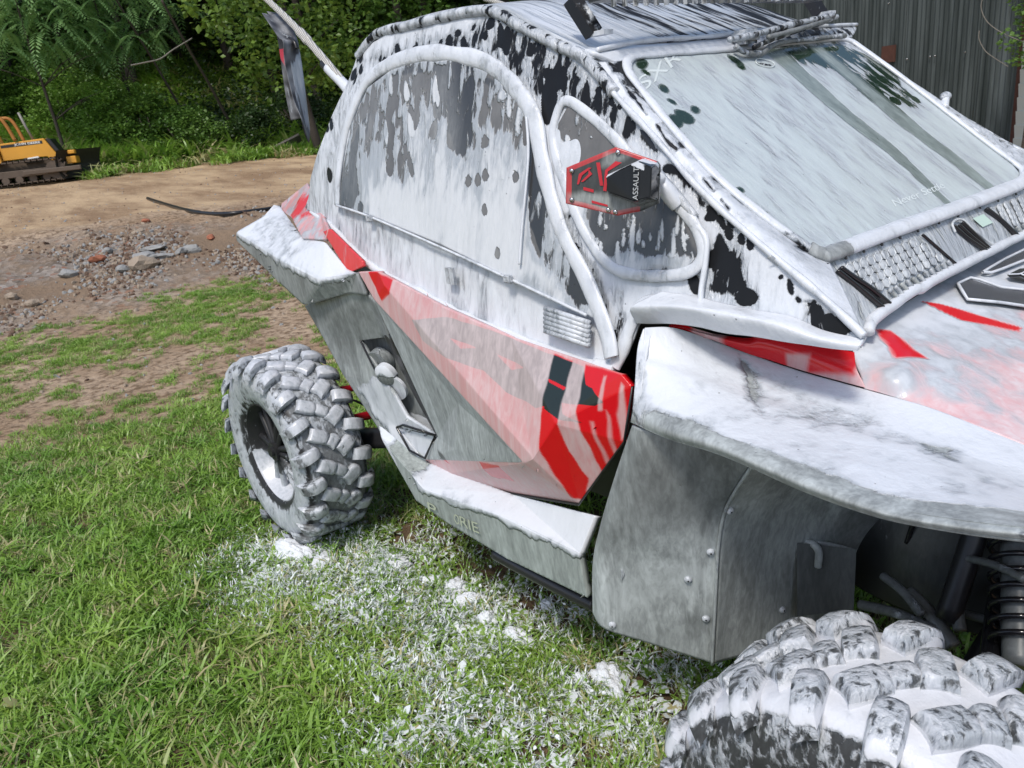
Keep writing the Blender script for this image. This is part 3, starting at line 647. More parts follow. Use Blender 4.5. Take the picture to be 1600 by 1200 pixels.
def quadlet(txt, x0, y0, x1, y1, h): return letters('sill_lettering', txt, ('y', -.79), Y(x0, y0, -.7935), Y(x1, y1, -.7935), h, M['faded'], sill, off=.0035, th=.0004)
quadlet('P', 671, 798, 684, 805, .034); quadlet('O', 712, 816, 720, 820, .032); quadlet('RIE', 722, 821, 750, 833, .034)
tube('belly_rail', [Y(775, 865, -.76), Y(850, 905, -.76), Y(930, 945, -.74)], .02, M['black'], B)

# --- front flare (fender), mudguard panels behind the wheel
fin = [Y(1008, 512, -.765), Y(1050, 512, -.72), Y(1100, 526, -.67), Y(1170, 552, -.63), Y(1250, 580, -.61), Y(1330, 602, -.60), Y(1440, 634, -.60), Y(1520, 662, -.60), Y(1600, 694, -.60), Y(1700, 735, -.60)]
fmd = [Y(998, 570, -.815), Y(1050, 590, -.80), Y(1110, 610, -.78), Y(1180, 636, -.775), Y(1260, 662, -.775), Y(1350, 690, -.775), Y(1450, 718, -.775), Y(1530, 745, -.775), Y(1600, 768, -.775), Y(1700, 800, -.775)]
fot = [Y(988, 640, -.865), Y(1040, 662, -.885), Y(1110, 684, -.905), Y(1180, 712, -.925), Y(1250, 742, -.94), Y(1330, 772, -.95), Y(1400, 794, -.955), Y(1500, 812, -.955), Y(1600, 824, -.95), Y(1700, 830, -.94)]
flp = [Y(985, 660, -.868), Y(1040, 684, -.887), Y(1110, 706, -.907), Y(1180, 735, -.927), Y(1250, 766, -.942), Y(1330, 796, -.952), Y(1400, 817, -.957), Y(1500, 835, -.957), Y(1600, 848, -.952), Y(1700, 856, -.942)]
FP = ('y', -.80)
ffm = [('cov', [(985, 654), (1110, 700), (1250, 759), (1400, 811), (1600, 842), (1720, 850), (1720, 920), (1400, 870), (1200, 800), (960, 690)], ('z', .955), .20, .012, .004),
       ('film', [(985, 654), (1110, 700), (1250, 759), (1400, 811), (1600, 842), (1720, 850), (1720, 920), (1400, 870), (1200, 800), (960, 690)], ('z', .955), .82, .012, .004),
       ('cov', [(1155, 552), (1180, 560), (1195, 610), (1185, 608), (1165, 580)], ('z', 1.05), .42, .01, .006),
       ('cov', [(1080, 645), (1180, 628), (1320, 610), (1330, 620), (1390, 640), (1430, 650), (1500, 672), (1600, 720), (1600, 732), (1500, 692), (1420, 668), (1340, 640), (1240, 636)], ('z', 1.02), .55, .045, .02),
       ('cov', [(1425, 652), (1500, 660), (1500, 678), (1440, 672)], ('z', 1.02), .42, .012, .01),
       ('cov', [(1000, 505), (1030, 512), (1010, 600), (1000, 660), (985, 655)], ('z', 1.03), .62, .01, .01), ('cov', [(1330, 700), (1600, 760), (1600, 790), (1450, 770)], ('z', .99), .80, .05, .02)]
def flrel(c):
    return .0025*noise.noise(c*7)
def addz(L, dz): return [p+Vector((0, 0, dz)) for p in L]
crease = [a.lerp(b, .55)+Vector((0, 0, -.012)) for a, b in zip(fin, fmd)]
flare = grid('front_flare', [fin, crease, fmd, fot, flp], 300, 130, M['plastic'], B, .014, cov=lambda c: .90+.16*noise.noise(c*5)+.10*noise.noise(Vector((c.x*14, c.y*5, 1))), film=.7, marks=ffm, axes='xy', relief=flrel)
grid('front_flare', [mirror(fin), mirror(fmd), mirror(fot), mirror(flp)], 60, 20, M['plastic'], B, .014, cov=.95, flip=True)
# rear end face of the flare
re_ = [[Y(1005, 514, -.765), Y(996, 545, -.79), Y(992, 600, -.84), Y(987, 655, -.868)], [Y(1020, 512, -.75), Y(1012, 545, -.785), Y(1004, 600, -.835), Y(998, 655, -.872)]]
grid('flare_rear_lip', re_, 50, 10, M['plastic'], B, .008, cov=.70, film=.4)
# outer strip + forward-looking guard panels
m0 = [Y(988, 664, -.862), Y(962, 740, -.862), Y(938, 820, -.862), Y(926, 880, -.86), Y(926, 958, -.855)]
m1 = [Y(1006, 672, -.868), Y(985, 740, -.868), Y(958, 820, -.87), Y(944, 880, -.868), Y(944, 982, -.862)]
m2 = [Y(1060, 690, -.83), Y(1040, 760, -.83), Y(1015, 840, -.83), Y(1005, 900, -.82), Y(1010, 1004, -.80)]
m3 = [Y(1178, 720, -.76), Y(1135, 790, -.735), Y(1122, 850, -.725), Y(1118, 920, -.715), Y(1112, 1036, -.70)]
gm = [('film', [(1115, 700), (1125, 800), (1110, 1000), (1060, 1000), (1060, 700)], ('y', -.76), .45, .04, .02), ('cov', [(935, 935), (1105, 985), (1120, 1050), (930, 1000)], ('y', -.78), .1, .02, .01), ('film', [(950, 880), (1080, 850), (1105, 985), (950, 945)], ('y', -.80), 1.2, .06, .03),
      ('film', [(1000, 660), (1150, 720), (1150, 830), (1000, 800)], ('y', -.80), .42, .05, .02)]
guard = grid('mudguard', [m0, m1, m2, m3], 90, 60, M['plastic'], B, .008, cov=lambda c: .24+.06*noise.noise(c*6), film=lambda c: .80+.25*noise.noise(c*5), marks=gm, axes='xz', flip=True)
grid('mudguard', [mirror(m0), mirror(m1), mirror(m2), mirror(m3)], 12, 12, M['plastic'], B, .008, cov=.2, film=.6)
n0 = [p+Vector((.006, .004, 0)) for p in m3]
n1 = [Y(1300, 740, -.50), Y(1260, 800, -.50), Y(1240, 870, -.50), Y(1235, 920, -.50), Y(1230, 1010, -.50)]
n2 = [Y(1440, 760, -.30), Y(1385, 810, -.30), Y(1340, 880, -.30), Y(1330, 940, -.30), Y(1320, 1010, -.30)]
iguard = grid('inner_mudguard', [n0, n1, n2], 60, 50, M['plastic'], B, .008, cov=.20, film=lambda c: (.72 if c.y < -.42 else .45)+.2*noise.noise(c*6), axes='yz', flip=True)
tube('guard_seam', [p+Vector((.004, -.004, 0)) for p in m3], .004, M['plastic'], B, n=6, cov=.3, film=.8)
for x, y, g_ in ((1110, 862, guard), (1103, 966, guard), (1222, 952, iguard), (1140, 797, iguard), (957, 976, guard), (1075, 905, guard)):
    p, nn = hit(g_, x, y)
    if p is None: continue
    bm = bmesh.new(); bm_tube(bm, [p-nn*.002, p+nn*.004, p+nn*.007], lambda t: .0085 if t < .6 else .005, 14)
    o = obj('rivet', bm, M['plastic'], B, flatangle=50); setattrs(o, .62, .9)
    bm = bmesh.new(); bm_tube(bm, [p-nn*.002, p+nn*.0076], .0022, 10); obj('rivet_pin', bm, M['wet'], o)
# dark sheet painted as the shaded opening in the inner guard, hanging hose
sheet('guard_opening_shade', [Y(1238, 845, -.498)+Vector((.012, 0, 0)), Y(1330, 855, -.41)+Vector((.012, 0, 0)), Y(1326, 950, -.41)+Vector((.012, 0, 0)), Y(1238, 960, -.498)+Vector((.012, 0, 0))], M['plastic'], B, L=.02, cov=.12, film=.2)
tube('guard_flap', [Y(1225, 850, -.48), Y(1262, 846, -.45), Y(1300, 852, -.42), Y(1336, 862, -.38)], .006, M['plastic'], B, cov=.3, film=.9)
tube('drain_hose', [Y(1254, 846, -.47), Y(1270, 850, -.47), Y(1279, 862, -.47), Y(1278, 885, -.47)], .009, M['plastic'], B, cov=.3, film=.9)

# --- red body side under the cowl ledge
bs0 = [Y(1052, 507, -.69), Y(1110, 520, -.655), Y(1170, 528, -.63), Y(1190, 516, -.62), Y(1240, 525, -.60), Y(1290, 540, -.575), Y(1335, 550, -.55)]
bs1 = [Y(1052, 511, -.70), Y(1110, 530, -.665), Y(1170, 553, -.635), Y(1200, 562, -.625), Y(1250, 578, -.612), Y(1300, 592, -.604), Y(1352, 606, -.602)]
bcm = [('film', [(1045, 500), (1078, 508), (1078, 522), (1045, 515)], ('y', -.69), 0, .004, .002), ('film', [(1150, 515), (1250, 525), (1330, 555), (1330, 590), (1250, 585), (1150, 555)], ('y', -.61), .02, .006, .006),
       ('film', [(1232, 548), (1262, 556), (1262, 590), (1232, 580)], ('y', -.61), .8, .004, .006)]
grid('front_body_side', [bs0, [a.lerp(b, .5)+Vector((0, -.012, .006)) for a, b in zip(bs0, bs1)], bs1], 200, 24, M['red'], B, .01, cov=.05, film=.9, marks=bcm, axes='xz')
# --- hood
def Hp(px, py, o=0.0): return at(px, py, HD, o)
h0 = [Y(1333, 549, -.55), Hp(1354, 506), Hp(1400, 482), Hp(1440, 458), Hp(1500, 425), Hp(1600, 372), Hp(1700, 322)]
h3 = [Y(1350, 606, -.602), Y(1440, 633, -.60), Y(1480, 648, -.60), Y(1520, 662, -.60), Y(1600, 694, -.60), Y(1700, 735, -.60), Y(1800, 775, -.59), Y(1900, 815, -.58)]
h1 = [Y(1338, 568, -.57), Hp(1398, 552), Hp(1430, 530), Hp(1450, 520), Hp(1500, 500), Hp(1580, 470), Hp(1680, 430), Hp(1800, 390)]
h2 = [Y(1345, 588, -.588), Hp(1405, 584), Hp(1450, 580), Hp(1490, 585), Hp(1560, 590), Hp(1640, 590), Hp(1740, 585), Hp(1850, 580)]
hoodm = [('film', [(1368, 515), (1390, 518), (1448, 562), (1400, 558)], HD, 0, .004, .006), ('cov', [(1368, 515), (1390, 518), (1448, 562), (1400, 558)], HD, .0, .004, .006),
         ('film', [(1438, 470), (1470, 475), (1596, 512), (1590, 517), (1500, 500)], HD, 0, .003, .003), ('cov', [(1438, 470), (1470, 475), (1596, 512), (1590, 517), (1500, 500)], HD, 0, .003, .003)]
hood = grid('hood', [h0, h1, h2, h3], 170, 130, M['hood'], B, .012, cov=lambda c: .76-.36*max(0, min(1, (c.x-2.22)/.30+max(0, -c.y-.35)*1.6))+.16*noise.noise(c*6), film=lambda c: .90+.22*noise.noise(c*8), marks=hoodm, axes='xy')
bm = bmesh.new()
hp = [Hp(1352, 500, -.004), Hp(1600, 368, -.004), Hp(1700, 318, -.004)]
bm.free()
# rest of the hood to the front and to the far side
hy = [[Vector((2.25, y, 1.846-.35*2.25-.06*(y/.6)**4)) for y in (-.3, 0, .3, .56)], [Vector((2.6, y, 1.846-.35*2.6-.06*(y/.6)**4)) for y in (-.3, 0, .3, .58)], [Vector((3.0, y, .84-.06*(y/.6)**4)) for y in (-.36, 0, .3, .5)], [Vector((3.2, y, .66)) for y in (-.4, 0, .3, .4)]]
grid('hood_front', [[p+Vector((0, 0, -.006)) for p in r] for r in hy], 24, 24, M['red'], B, .012, cov=.85, film=.9, axes='xy')
# piping at the rear edge of the hood (edge of the cowl cover)
sm1 = [Hp(1352, 500, .006), Hp(1385, 478, .006), Hp(1412, 458, .006), Hp(1432, 449, .008), Hp(1450, 440, .008), Hp(1500, 410, .008), Hp(1600, 360, .008), Hp(1680, 322, .006)]
tube('cowl_edge_piping', [at(x, y, C_, .004) for x, y in ((1354, 520), (1362, 500), (1395, 476), (1424, 455), (1436, 452), (1452, 441), (1500, 416), (1600, 366), (1690, 322))], .0115, M['white'], B, n=10, samples=120, cov=.9, film=.8, jit=.15)
# --- cowl panel with honeycomb vents
def Cp(px, py, o=0.0): return at(px, py, C_, o)
c0 = [Cp(1205, 398), Cp(1250, 425), Cp(1285, 412), Cp(1340, 394), Cp(1420, 364), Cp(1500, 334), Cp(1600, 296), Cp(1700, 255)]
c1 = [Cp(1352, 528), Cp(1356, 512), Cp(1366, 495), Cp(1405, 470), Cp(1440, 450), Cp(1500, 420), Cp(1600, 370), Cp(1700, 322)]
cm_ = [a.lerp(b, .5)+Vector((1.79, 0, 1)).normalized()*.004 for a, b in zip(c0, c1)]
M['cowl'] = foamy('foamed_cowl', (.03, .032, .034), .3, filmc=(.50, .53, .52), relief=.003, stretch=(.3, 1, .3), scale=60, thin=.7, foamc=(.66, .69, .70))
def cowl_rel(c):
    return 0
cowl = grid('cowl_panel', [c0, cm_, c1], 260, 60, M['cowl'], B, .01, cov=.60, film=.95, axes='xy')
nC = Vector(C_[0]).normalized()
def Cu(u, v, o=.008):
    """u across 0..1 from right end of the upper edge, v down 0..1"""
    a = Cp(1285+(1600-1285)*u, 414-(414-297)*u, o); b = Cp(1366+(1640-1366)*u, 497-(497-350)*u, o)
    return a.lerp(b, v)
def hexcell(name, c, du, dv, r):
    bm = bmesh.new(); e1 = (Cu(.6, .5)-Cu(.5, .5)).normalized(); e2 = nC.cross(e1)
    ring = [c+e1*math.cos(k*math.pi/3+.5)*r*1.25+e2*math.sin(k*math.pi/3+.5)*r for k in range(6)]
    bm_tube(bm, ring+[ring[0], ring[1]], r*.17, 6, False)
    # foam skin domed over the cell
    top = bm.verts.new(c+nC*r*.35); vs = [bm.verts.new(p) for p in ring]
    for k in range(6): bm.faces.new((vs[k], vs[(k+1) % 6], top))
    return bm
hexmesh = None
for (ua, ub, rows) in ((.07, .43, 4), (.80, 1.12, 4)):
    n = int(round((ub-ua)/.036))
    for k in range(n):
        for j in range(rows):
            u = ua+(k+.5*(j % 2))*.036+.018*j*.6; v = .20+j*.135
            if v > .30+.55*(1-abs(0)) and k > n-2: continue
            c = Cu(u, v, .007)
            if hexmesh is None:
                bm = hexcell('h', Vector((0, 0, 0)), 0, 0, .0105); bmesh.ops.recalc_face_normals(bm, faces=bm.faces)
                hexmesh = bpy.data.meshes.new('vent_cell'); bm.to_mesh(hexmesh); bm.free(); hexmesh.materials.append(M['cowl'])
                hexmesh.polygons.foreach_set('use_smooth', [True]*len(hexmesh.polygons))
                for nm, vv in (('cov', .62), ('film', .9), ('dec', 0)):
                    hexmesh.attributes.new(nm, 'FLOAT', 'POINT').data.foreach_set('value', [vv]*len(hexmesh.vertices))
            o = bpy.data.objects.new('vent_cell', hexmesh); COL.objects.link(o); o.parent = cowl; o.location = c-B.location
cowl.location = (0, 0, 0)
for k in range(11):
    u = .14+k*.032
    o = tube('vent_rib', [Cu(u, .72, .008), Cu(u+.004, .96, .008)], .0042, M['cowl'], cowl, n=6, cov=.5, film=.9)
for k in range(8):
    u = .84+k*.032
    o = tube('vent_rib', [Cu(u, .72, .008), Cu(u+.004, .96, .008)], .0042, M['cowl'], cowl, n=6, cov=.5, film=.9)
def darkslot(ps, w=.004): return tube('vent_slot', ps, w, M['wet'], cowl, n=6, flat=.5)
darkslot([Cu(.015, .16, .008), Cu(.03, .45, .008), Cu(.05, .92, .008)], .0055)
darkslot([Cu(.035, .14, .008), Cu(.05, .35, .008), Cu(.07, .6, .009), Cu(.085, .92, .008)], .007)
darkslot([Cu(.455, .12, .008), Cu(.47, .5, .008), Cu(.485, .92, .008)], .0035)
darkslot([Cu(.78, .10, .008), Cu(.80, .45, .008), Cu(.815, .92, .008)], .0065)
for a, b in ((0, 0), (.022, .02), (.044, 0)):
    darkslot([Cu(.60+a, .18+b, .009), Cu(.612+a*.9, .5, .009), Cu(.645+a*.4, .92-b, .009)], .0050)
tube('slot_rim', [Cu(.585, .3, .009), Cu(.60, .14, .009), Cu(.63, .09, .009), Cu(.655, .16, .009), Cu(.665, .45, .009), Cu(.69, .9, .009)], .003, M['cowl'], cowl, n=6, cov=.7, film=.9)
M['greenlabel'] = plain('pale_green_label', (.52, .66, .58), .5, var=.05)
sheet('cowl_label', [Cu(.70, .18, .0075), Cu(.755, .18, .0075), Cu(.765, .42, .0075), Cu(.71, .42, .0075)], M['greenlabel'], cowl)
for u in (.0, .09, .18, .27, .36, .45, .555, .65, .76, .85, .94):
    c = Cu(u, .03, .007); bm = bmesh.new(); bm_tube(bm, [c, c+nC*.003], .0035, 8); obj('cowl_screw', bm, M['wet'], cowl)
# --- hood scoops with mesh
M['mesh'] = NT('scoop_mesh'); t = M['mesh']
t.b.inputs['Roughness'].default_value = .3
v = t.coords((1, 1, 1), (0, 0, .6)); 
wv = t.n.new('ShaderNodeTexBrick'); t.lk(v, wv.inputs['Vector']); wv.inputs['Scale'].default_value = 90; wv.offset = 0
wv.inputs['Mortar Size'].default_value = .02; wv.inputs['Color1'].default_value = (.01, .01, .012, 1); wv.inputs['Color2'].default_value = (.01, .01, .012, 1); wv.inputs['Mortar'].default_value = (.32, .33, .35, 1)
wv.inputs['Brick Width'].default_value = .45; wv.inputs['Row Height'].default_value = .45
t.lk(wv.outputs['Color'], t.b.inputs['Base Color']); M['mesh'] = t.m
def scoop(px, pymesh):
    o = [Hp(x, y, .012) for x, y in px]
    tube('scoop_rim', o, .0035, M['white'], hood, n=8, samples=0, closed=True, cov=.85)
    sheet('scoop_mesh', [Hp(x, y, .010) for x, y in pymesh], M['mesh'], hood)
scoop([(1493, 450), (1512, 441), (1526, 444), (1560, 456), (1640, 465), (1640, 492), (1560, 480), (1508, 475), (1500, 462)], [(1495, 450), (1513, 442), (1560, 457), (1640, 466), (1640, 491), (1560, 479), (1509, 474)])
scoop([(1532, 432), (1565, 412), (1600, 395), (1650, 380), (1650, 395), (1600, 412), (1560, 428), (1545, 433)], [(1533, 432), (1566, 413), (1600, 397), (1650, 382), (1650, 393), (1600, 410), (1559, 427)])
sheet('hood_opening', [Hp(x, y, .011) for x, y in ((1570, 436), (1590, 426), (1650, 422), (1650, 448), (1600, 445), (1575, 441))], M['wet'], hood)
tube('opening_spoke', [Hp(1572, 437, .014), Hp(1590, 436, .014), Hp(1600, 430, .014)], .002, M['white'], hood, n=6, cov=.9)
tube('opening_spoke', [Hp(1590, 436, .014), Hp(1605, 440, .014), Hp(1650, 442, .014)], .002, M['white'], hood, n=6, cov=.9)

# --- mirror on the right
mc = at(957, 280, ('y', -.80)); nM = Vector((.42, -.86, .12)).normalized()
MP = (tuple(nM), nM.dot(mc))
def Mp(x, y, o=0.0): return at(x, y, MP, o)
hexo = [(885, 262), (962, 230), (1026, 252), (1030, 258), (1028, 318), (1000, 330), (965, 337), (884, 318)]
mir = sheet('side_mirror', [Mp(x, y) for x, y in hexo], foamy('mirror_plate', (.012, .013, .014), .15, filmc=(.36, .39, .38), scale=60, relief=.002, dec=(.42, .01, .015)), B, L=.005, cov=.16, film=.14,
   marks=[('dec', [(884, 258), (962, 227), (1026, 250), (1026, 258), (962, 237), (893, 266), (893, 312), (963, 330), (1000, 322), (1000, 332), (963, 339), (882, 322)], MP, 1, .001, .0005),
          ('film', [(890, 300), (985, 300), (1020, 318), (965, 332), (890, 315)], MP, .85, .006, .006), ('film', [(950, 237), (985, 240), (960, 260), (940, 262)], MP, .7, .006, .006)])
m_ = mir.modifiers.new('thickness', 'SOLIDIFY'); m_.thickness = .014; m_.offset = -1
for ln in ([(953, 250), (962, 252), (946, 266), (943, 298), (948, 299), (950, 268), (972, 254)], [(932, 254), (938, 254), (943, 290), (938, 290)], [(905, 272), (920, 262), (925, 262), (910, 274), (905, 288), (902, 288)], [(920, 264), (926, 272), (912, 284), (908, 284), (920, 272)], [(912, 292), (928, 296), (928, 301), (912, 297)], [(925, 313), (950, 320), (950, 323), (925, 317)]):
    sheet('plate_graphic', [Mp(x, y, .002) for x, y in ln], M['redmetal'], mir, L=.03)
for x, y in ((966, 238), (894, 267), (894, 312), (962, 331), (951, 328)):
    c = Mp(x, y, .001); bm = bmesh.new(); bm_tube(bm, [c, c+nM*.003, c+nM*.004], lambda t: .0045 if t < .6 else .002, 10); obj('plate_bolt', bm, M['chrome'], mir)
# mirror's stepped housing
hb = [Mp(949, 273, .0), Mp(1006, 247, .0), Mp(1030, 255, .0), Mp(1028, 312, .0), Mp(1000, 322, .0), Mp(950, 302, .0)]
ht = [Mp(954, 275, .028), Mp(1006, 253, .045), Mp(1028, 262, .045), Mp(1026, 308, .045), Mp(1000, 314, .045), Mp(956, 300, .028)]
bm = bmesh.new(); vb = [bm.verts.new(p) for p in hb]; vt = [bm.verts.new(p) for p in ht]; bm.faces.new(vt)
for k in range(6): bm.faces.new((vb[k], vb[(k+1) % 6], vt[(k+1) % 6], vt[k]))
bmesh.ops.recalc_face_normals(bm, faces=bm.faces); bmesh.ops.bevel(bm, geom=bm.edges[:], offset=.002, segments=2, affect='EDGES'); densify(bm, .008)
o = obj('mirror_housing', bm, foamy('mirror_housing', (.008, .008, .01), .08, filmc=(.2, .22, .22), scale=50, relief=.002), mir, flatangle=25)
_mh = [at(x, y, MP, .03) for x, y in ((0, 0),)] if False else None
setattrs(o, .05, .04, None, [('cov', [(940, 276), (1006, 240), (1035, 252), (1035, 263), (1006, 253), (956, 279), (945, 283)], MP, .95, .001, .002), ('film', [(950, 298), (1000, 312), (1030, 306), (1035, 325), (1000, 330), (945, 306)], MP, .7, .003, .004)])
letters('housing_lettering', 'ASSAULT', MP, Mp(1007, 312, .046), Mp(1009, 262, .046), .010, M['greenlabel'] if False else plain('grey_print', (.42, .44, .44), .5), mir, off=.002, th=.0003)
tube('mirror_arm', [Mp(1028, 280, -.01), at(1046, 275, S, .05), at(1056, 300, S, .03), at(1066, 322, S, .01)], .015, M['white'], B, n=10, cov=.92, jit=.4)
tube('mirror_arm', [at(1040, 262, S, .05), at(1062, 300, S, .02), at(1090, 340, S, .008)], .008, M['white'], B, n=8, cov=.6, jit=.3)
# far side mirror tip
fm_ = Wp(1462, 160)+Vector((0, .065, .012))
bm = bmesh.new(); bmesh.ops.create_icosphere(bm, subdivisions=3, radius=.018, matrix=Matrix.Translation(fm_))
for v_ in bm.verts: v_.co = fm_+Vector(((v_.co-fm_).x*.8, (v_.co-fm_).y*1.3, (v_.co-fm_).z*.75))
o = obj('far_mirror', bm, M['white'], B); setattrs(o, .56, .4)
tube('far_mirror_arm', [fm_+Vector((0, 0, -.004)), fm_+Vector((.02, -.05, -.03))], .011, M['white'], B, cov=.9)

# --- wiper, light bar and its bracket
wb = [WpD(1140, 62, .05), WpD(1175, 55, .05), WpD(1240, 38, .06), WpD(1302, 24, .06)]
tube('wiper_arm', wb, .008, M['white'], B, n=8, cov=.55, film=0, jit=.3)
tube('wiper_blade', [WpD(1178, 74, .03), WpD(1215, 58, .035), WpD(1270, 40, .04), WpD(1308, 26, .045)], .007, M['white'], B, n=8, cov=.52, film=0, jit=.3)
tube('wiper_frame', [WpD(1200, 58, .05), WpD(1260, 42, .055), WpD(1296, 30, .055)], .006, M['white'], B, n=8, cov=.3, jit=.2)
bm = bmesh.new(); bm_box(bm, WpD(1165, 58, .03), (.05, .07, .035)); bmesh.ops.bevel(bm, geom=bm.edges[:], offset=.008, segments=2, affect='EDGES')
o = obj('wiper_motor', bm, M['white'], B, flatangle=35); setattrs(o, .62, .4)
tube('wiper_hose', [WpD(1148, 72, .02), WpD(1165, 82, .015), WpD(1190, 83, .015), WpD(1205, 72, .02), WpD(1235, 64, .02), WpD(1320, 56, .02)], .007, M['white'], B, n=8, cov=.5, jit=.3)
for px, py, sgn, cz in ((905, 8, 1, 0), (1268, 2, 1, 0)):
    a = WpD(px-12, py-10, .05); b = WpD(px+23, py+45, .02)
    if px > 1000: a = WpD(1258, -14, .05); b = WpD(1282, 22, .03)
    bm = bmesh.new(); bm_tube(bm, [a, b], .022, 4, flat=.4); o = obj('light_bar_bracket', bm, M['white'], B, smooth=False); setattrs(o, .40, .0)
    c = b+Vector((.01, .01, 0)); bm = bmesh.new(); bm_box(bm, c, (.05, .03, .01)); o = obj('bracket_foot', bm, M['white'], B, flatangle=30); setattrs(o, .8, .3)
la, lb = WpD(930, 9, .085), WpD(1275, -2, .085)
bm = bmesh.new(); e = (lb-la); 
bm_box(bm, (la+lb)/2+Vector((0, 0, .028)), (.06, e.length, .055), Matrix.Rotation(math.atan2(e.y, e.x)-math.pi/2, 3, 'Z'))
bmesh.ops.bevel(bm, geom=bm.edges[:], offset=.006, segments=2, affect='EDGES'); densify(bm, .02)
lbar = obj('light_bar', bm, M['white'], B, flatangle=30); setattrs(lbar, .46, .3)
for k in range(26):
    c = la.lerp(lb, (k+.5)/26)+Vector((.038, 0, .012)); bm = bmesh.new(); bm_box(bm, c, (.012, .004, .04)); o = obj('cooling_fin', bm, M['white'], lbar, smooth=False); setattrs(o, .5, .4)

# --- flag pole (whip) and flag at the rear
FL = ('y', -.52)
pA, pB = at(545, 140, FL), at(400, -16, FL)
M['whip'] = NT('spiral_whip'); t = M['whip']; v = t.coords((1, 1, 1)); 
wv = t.n.new('ShaderNodeTexWave'); t.lk(v, wv.inputs['Vector']); wv.bands_direction = 'DIAGONAL'; wv.inputs['Scale'].default_value = 60; wv.inputs['Distortion'].default_value = 3
t.lk(t.mix(wv.outputs['Fac'], (.30, .29, .26), (.62, .60, .56)), t.b.inputs['Base Color']); t.lk(t.bump(wv.outputs['Fac'], .002), t.b.inputs['Normal']); t.b.inputs['Roughness'].default_value = .35; M['whip'] = t.m
tube('flag_pole', [pA.lerp(pB, i/6)+Vector((0, 0, .02*math.sin(i/6*3.14))) for i in range(7)], lambda t: .0145-.004*t+(.004 if .40 < t < .5 else 0), M['whip'], B, n=12, samples=70)
tube('pole_sleeve', [pA+(pA-pB)*.03, pA.lerp(pB, .20)], .018, M['white'], B, n=12, cov=.85, jit=.2)
tube('pole_clamp', [pA.lerp(pB, .20), pA.lerp(pB, .245)], .018, M['black'], B, n=12)
fa_ = [(417, 18), (425, 32), (434, 60), (441, 108), (447, 150), (455, 188)]
fb_ = [(426, 22), (440, 35), (452, 62), (458, 92), (463, 130), (470, 188)]
fc_ = [(427, 22), (452, 58), (460, 66), (462, 90), (474, 155), (480, 190), (487, 222)]
rows = [[at(x, y, FL, .0) for x, y in fa_], [at(x, y, FL, .03) for x, y in fb_], [at(x, y, FL, -.01) for x, y in fc_], [at(x+3, y-2, FL, -.05) for x, y in [(427, 22), (452, 58), (460, 66), (462, 95), (474, 150), (488, 185), (490, 200)]]]
M['flag'] = foamy('wet_black_flag', (.03, .03, .035), .4, filmc=(.33, .34, .36), dec=(.5, .03, .06), scale=30, relief=.003, thin=.8)
flag = grid('flag', rows, 60, 40, M['flag'], B, .002, cov=.38, film=lambda c: .45+.8*noise.noise(c*30), marks=[('dec', [(434, 75), (447, 75), (458, 118), (462, 150), (452, 120), (440, 95)], FL, 1, .004, .01), ('film', [(430, 55), (445, 60), (442, 105), (434, 110)], FL, .1, .01, .01), ('cov', [(444, 90), (466, 90), (482, 200), (466, 195)], FL, .6, .02, .01)])
tube('pole_hook', [at(452, 60, FL), at(460, 66, FL), at(464, 76, FL)], .008, M['black'], B, n=8)
tube('pole_hook', [at(527, 176, FL), at(524, 182, FL), at(526, 192, FL), at(520, 205, FL)], .006, M['white'], B, n=8)
# second whip behind the roof
tube('flag_pole', [at(757, -2, ('y', .45)), at(775, 3, ('y', .45)), at(800, 12, ('y', .45)), at(815, 20, ('y', .45))], .010, M['whip'], B, n=10)

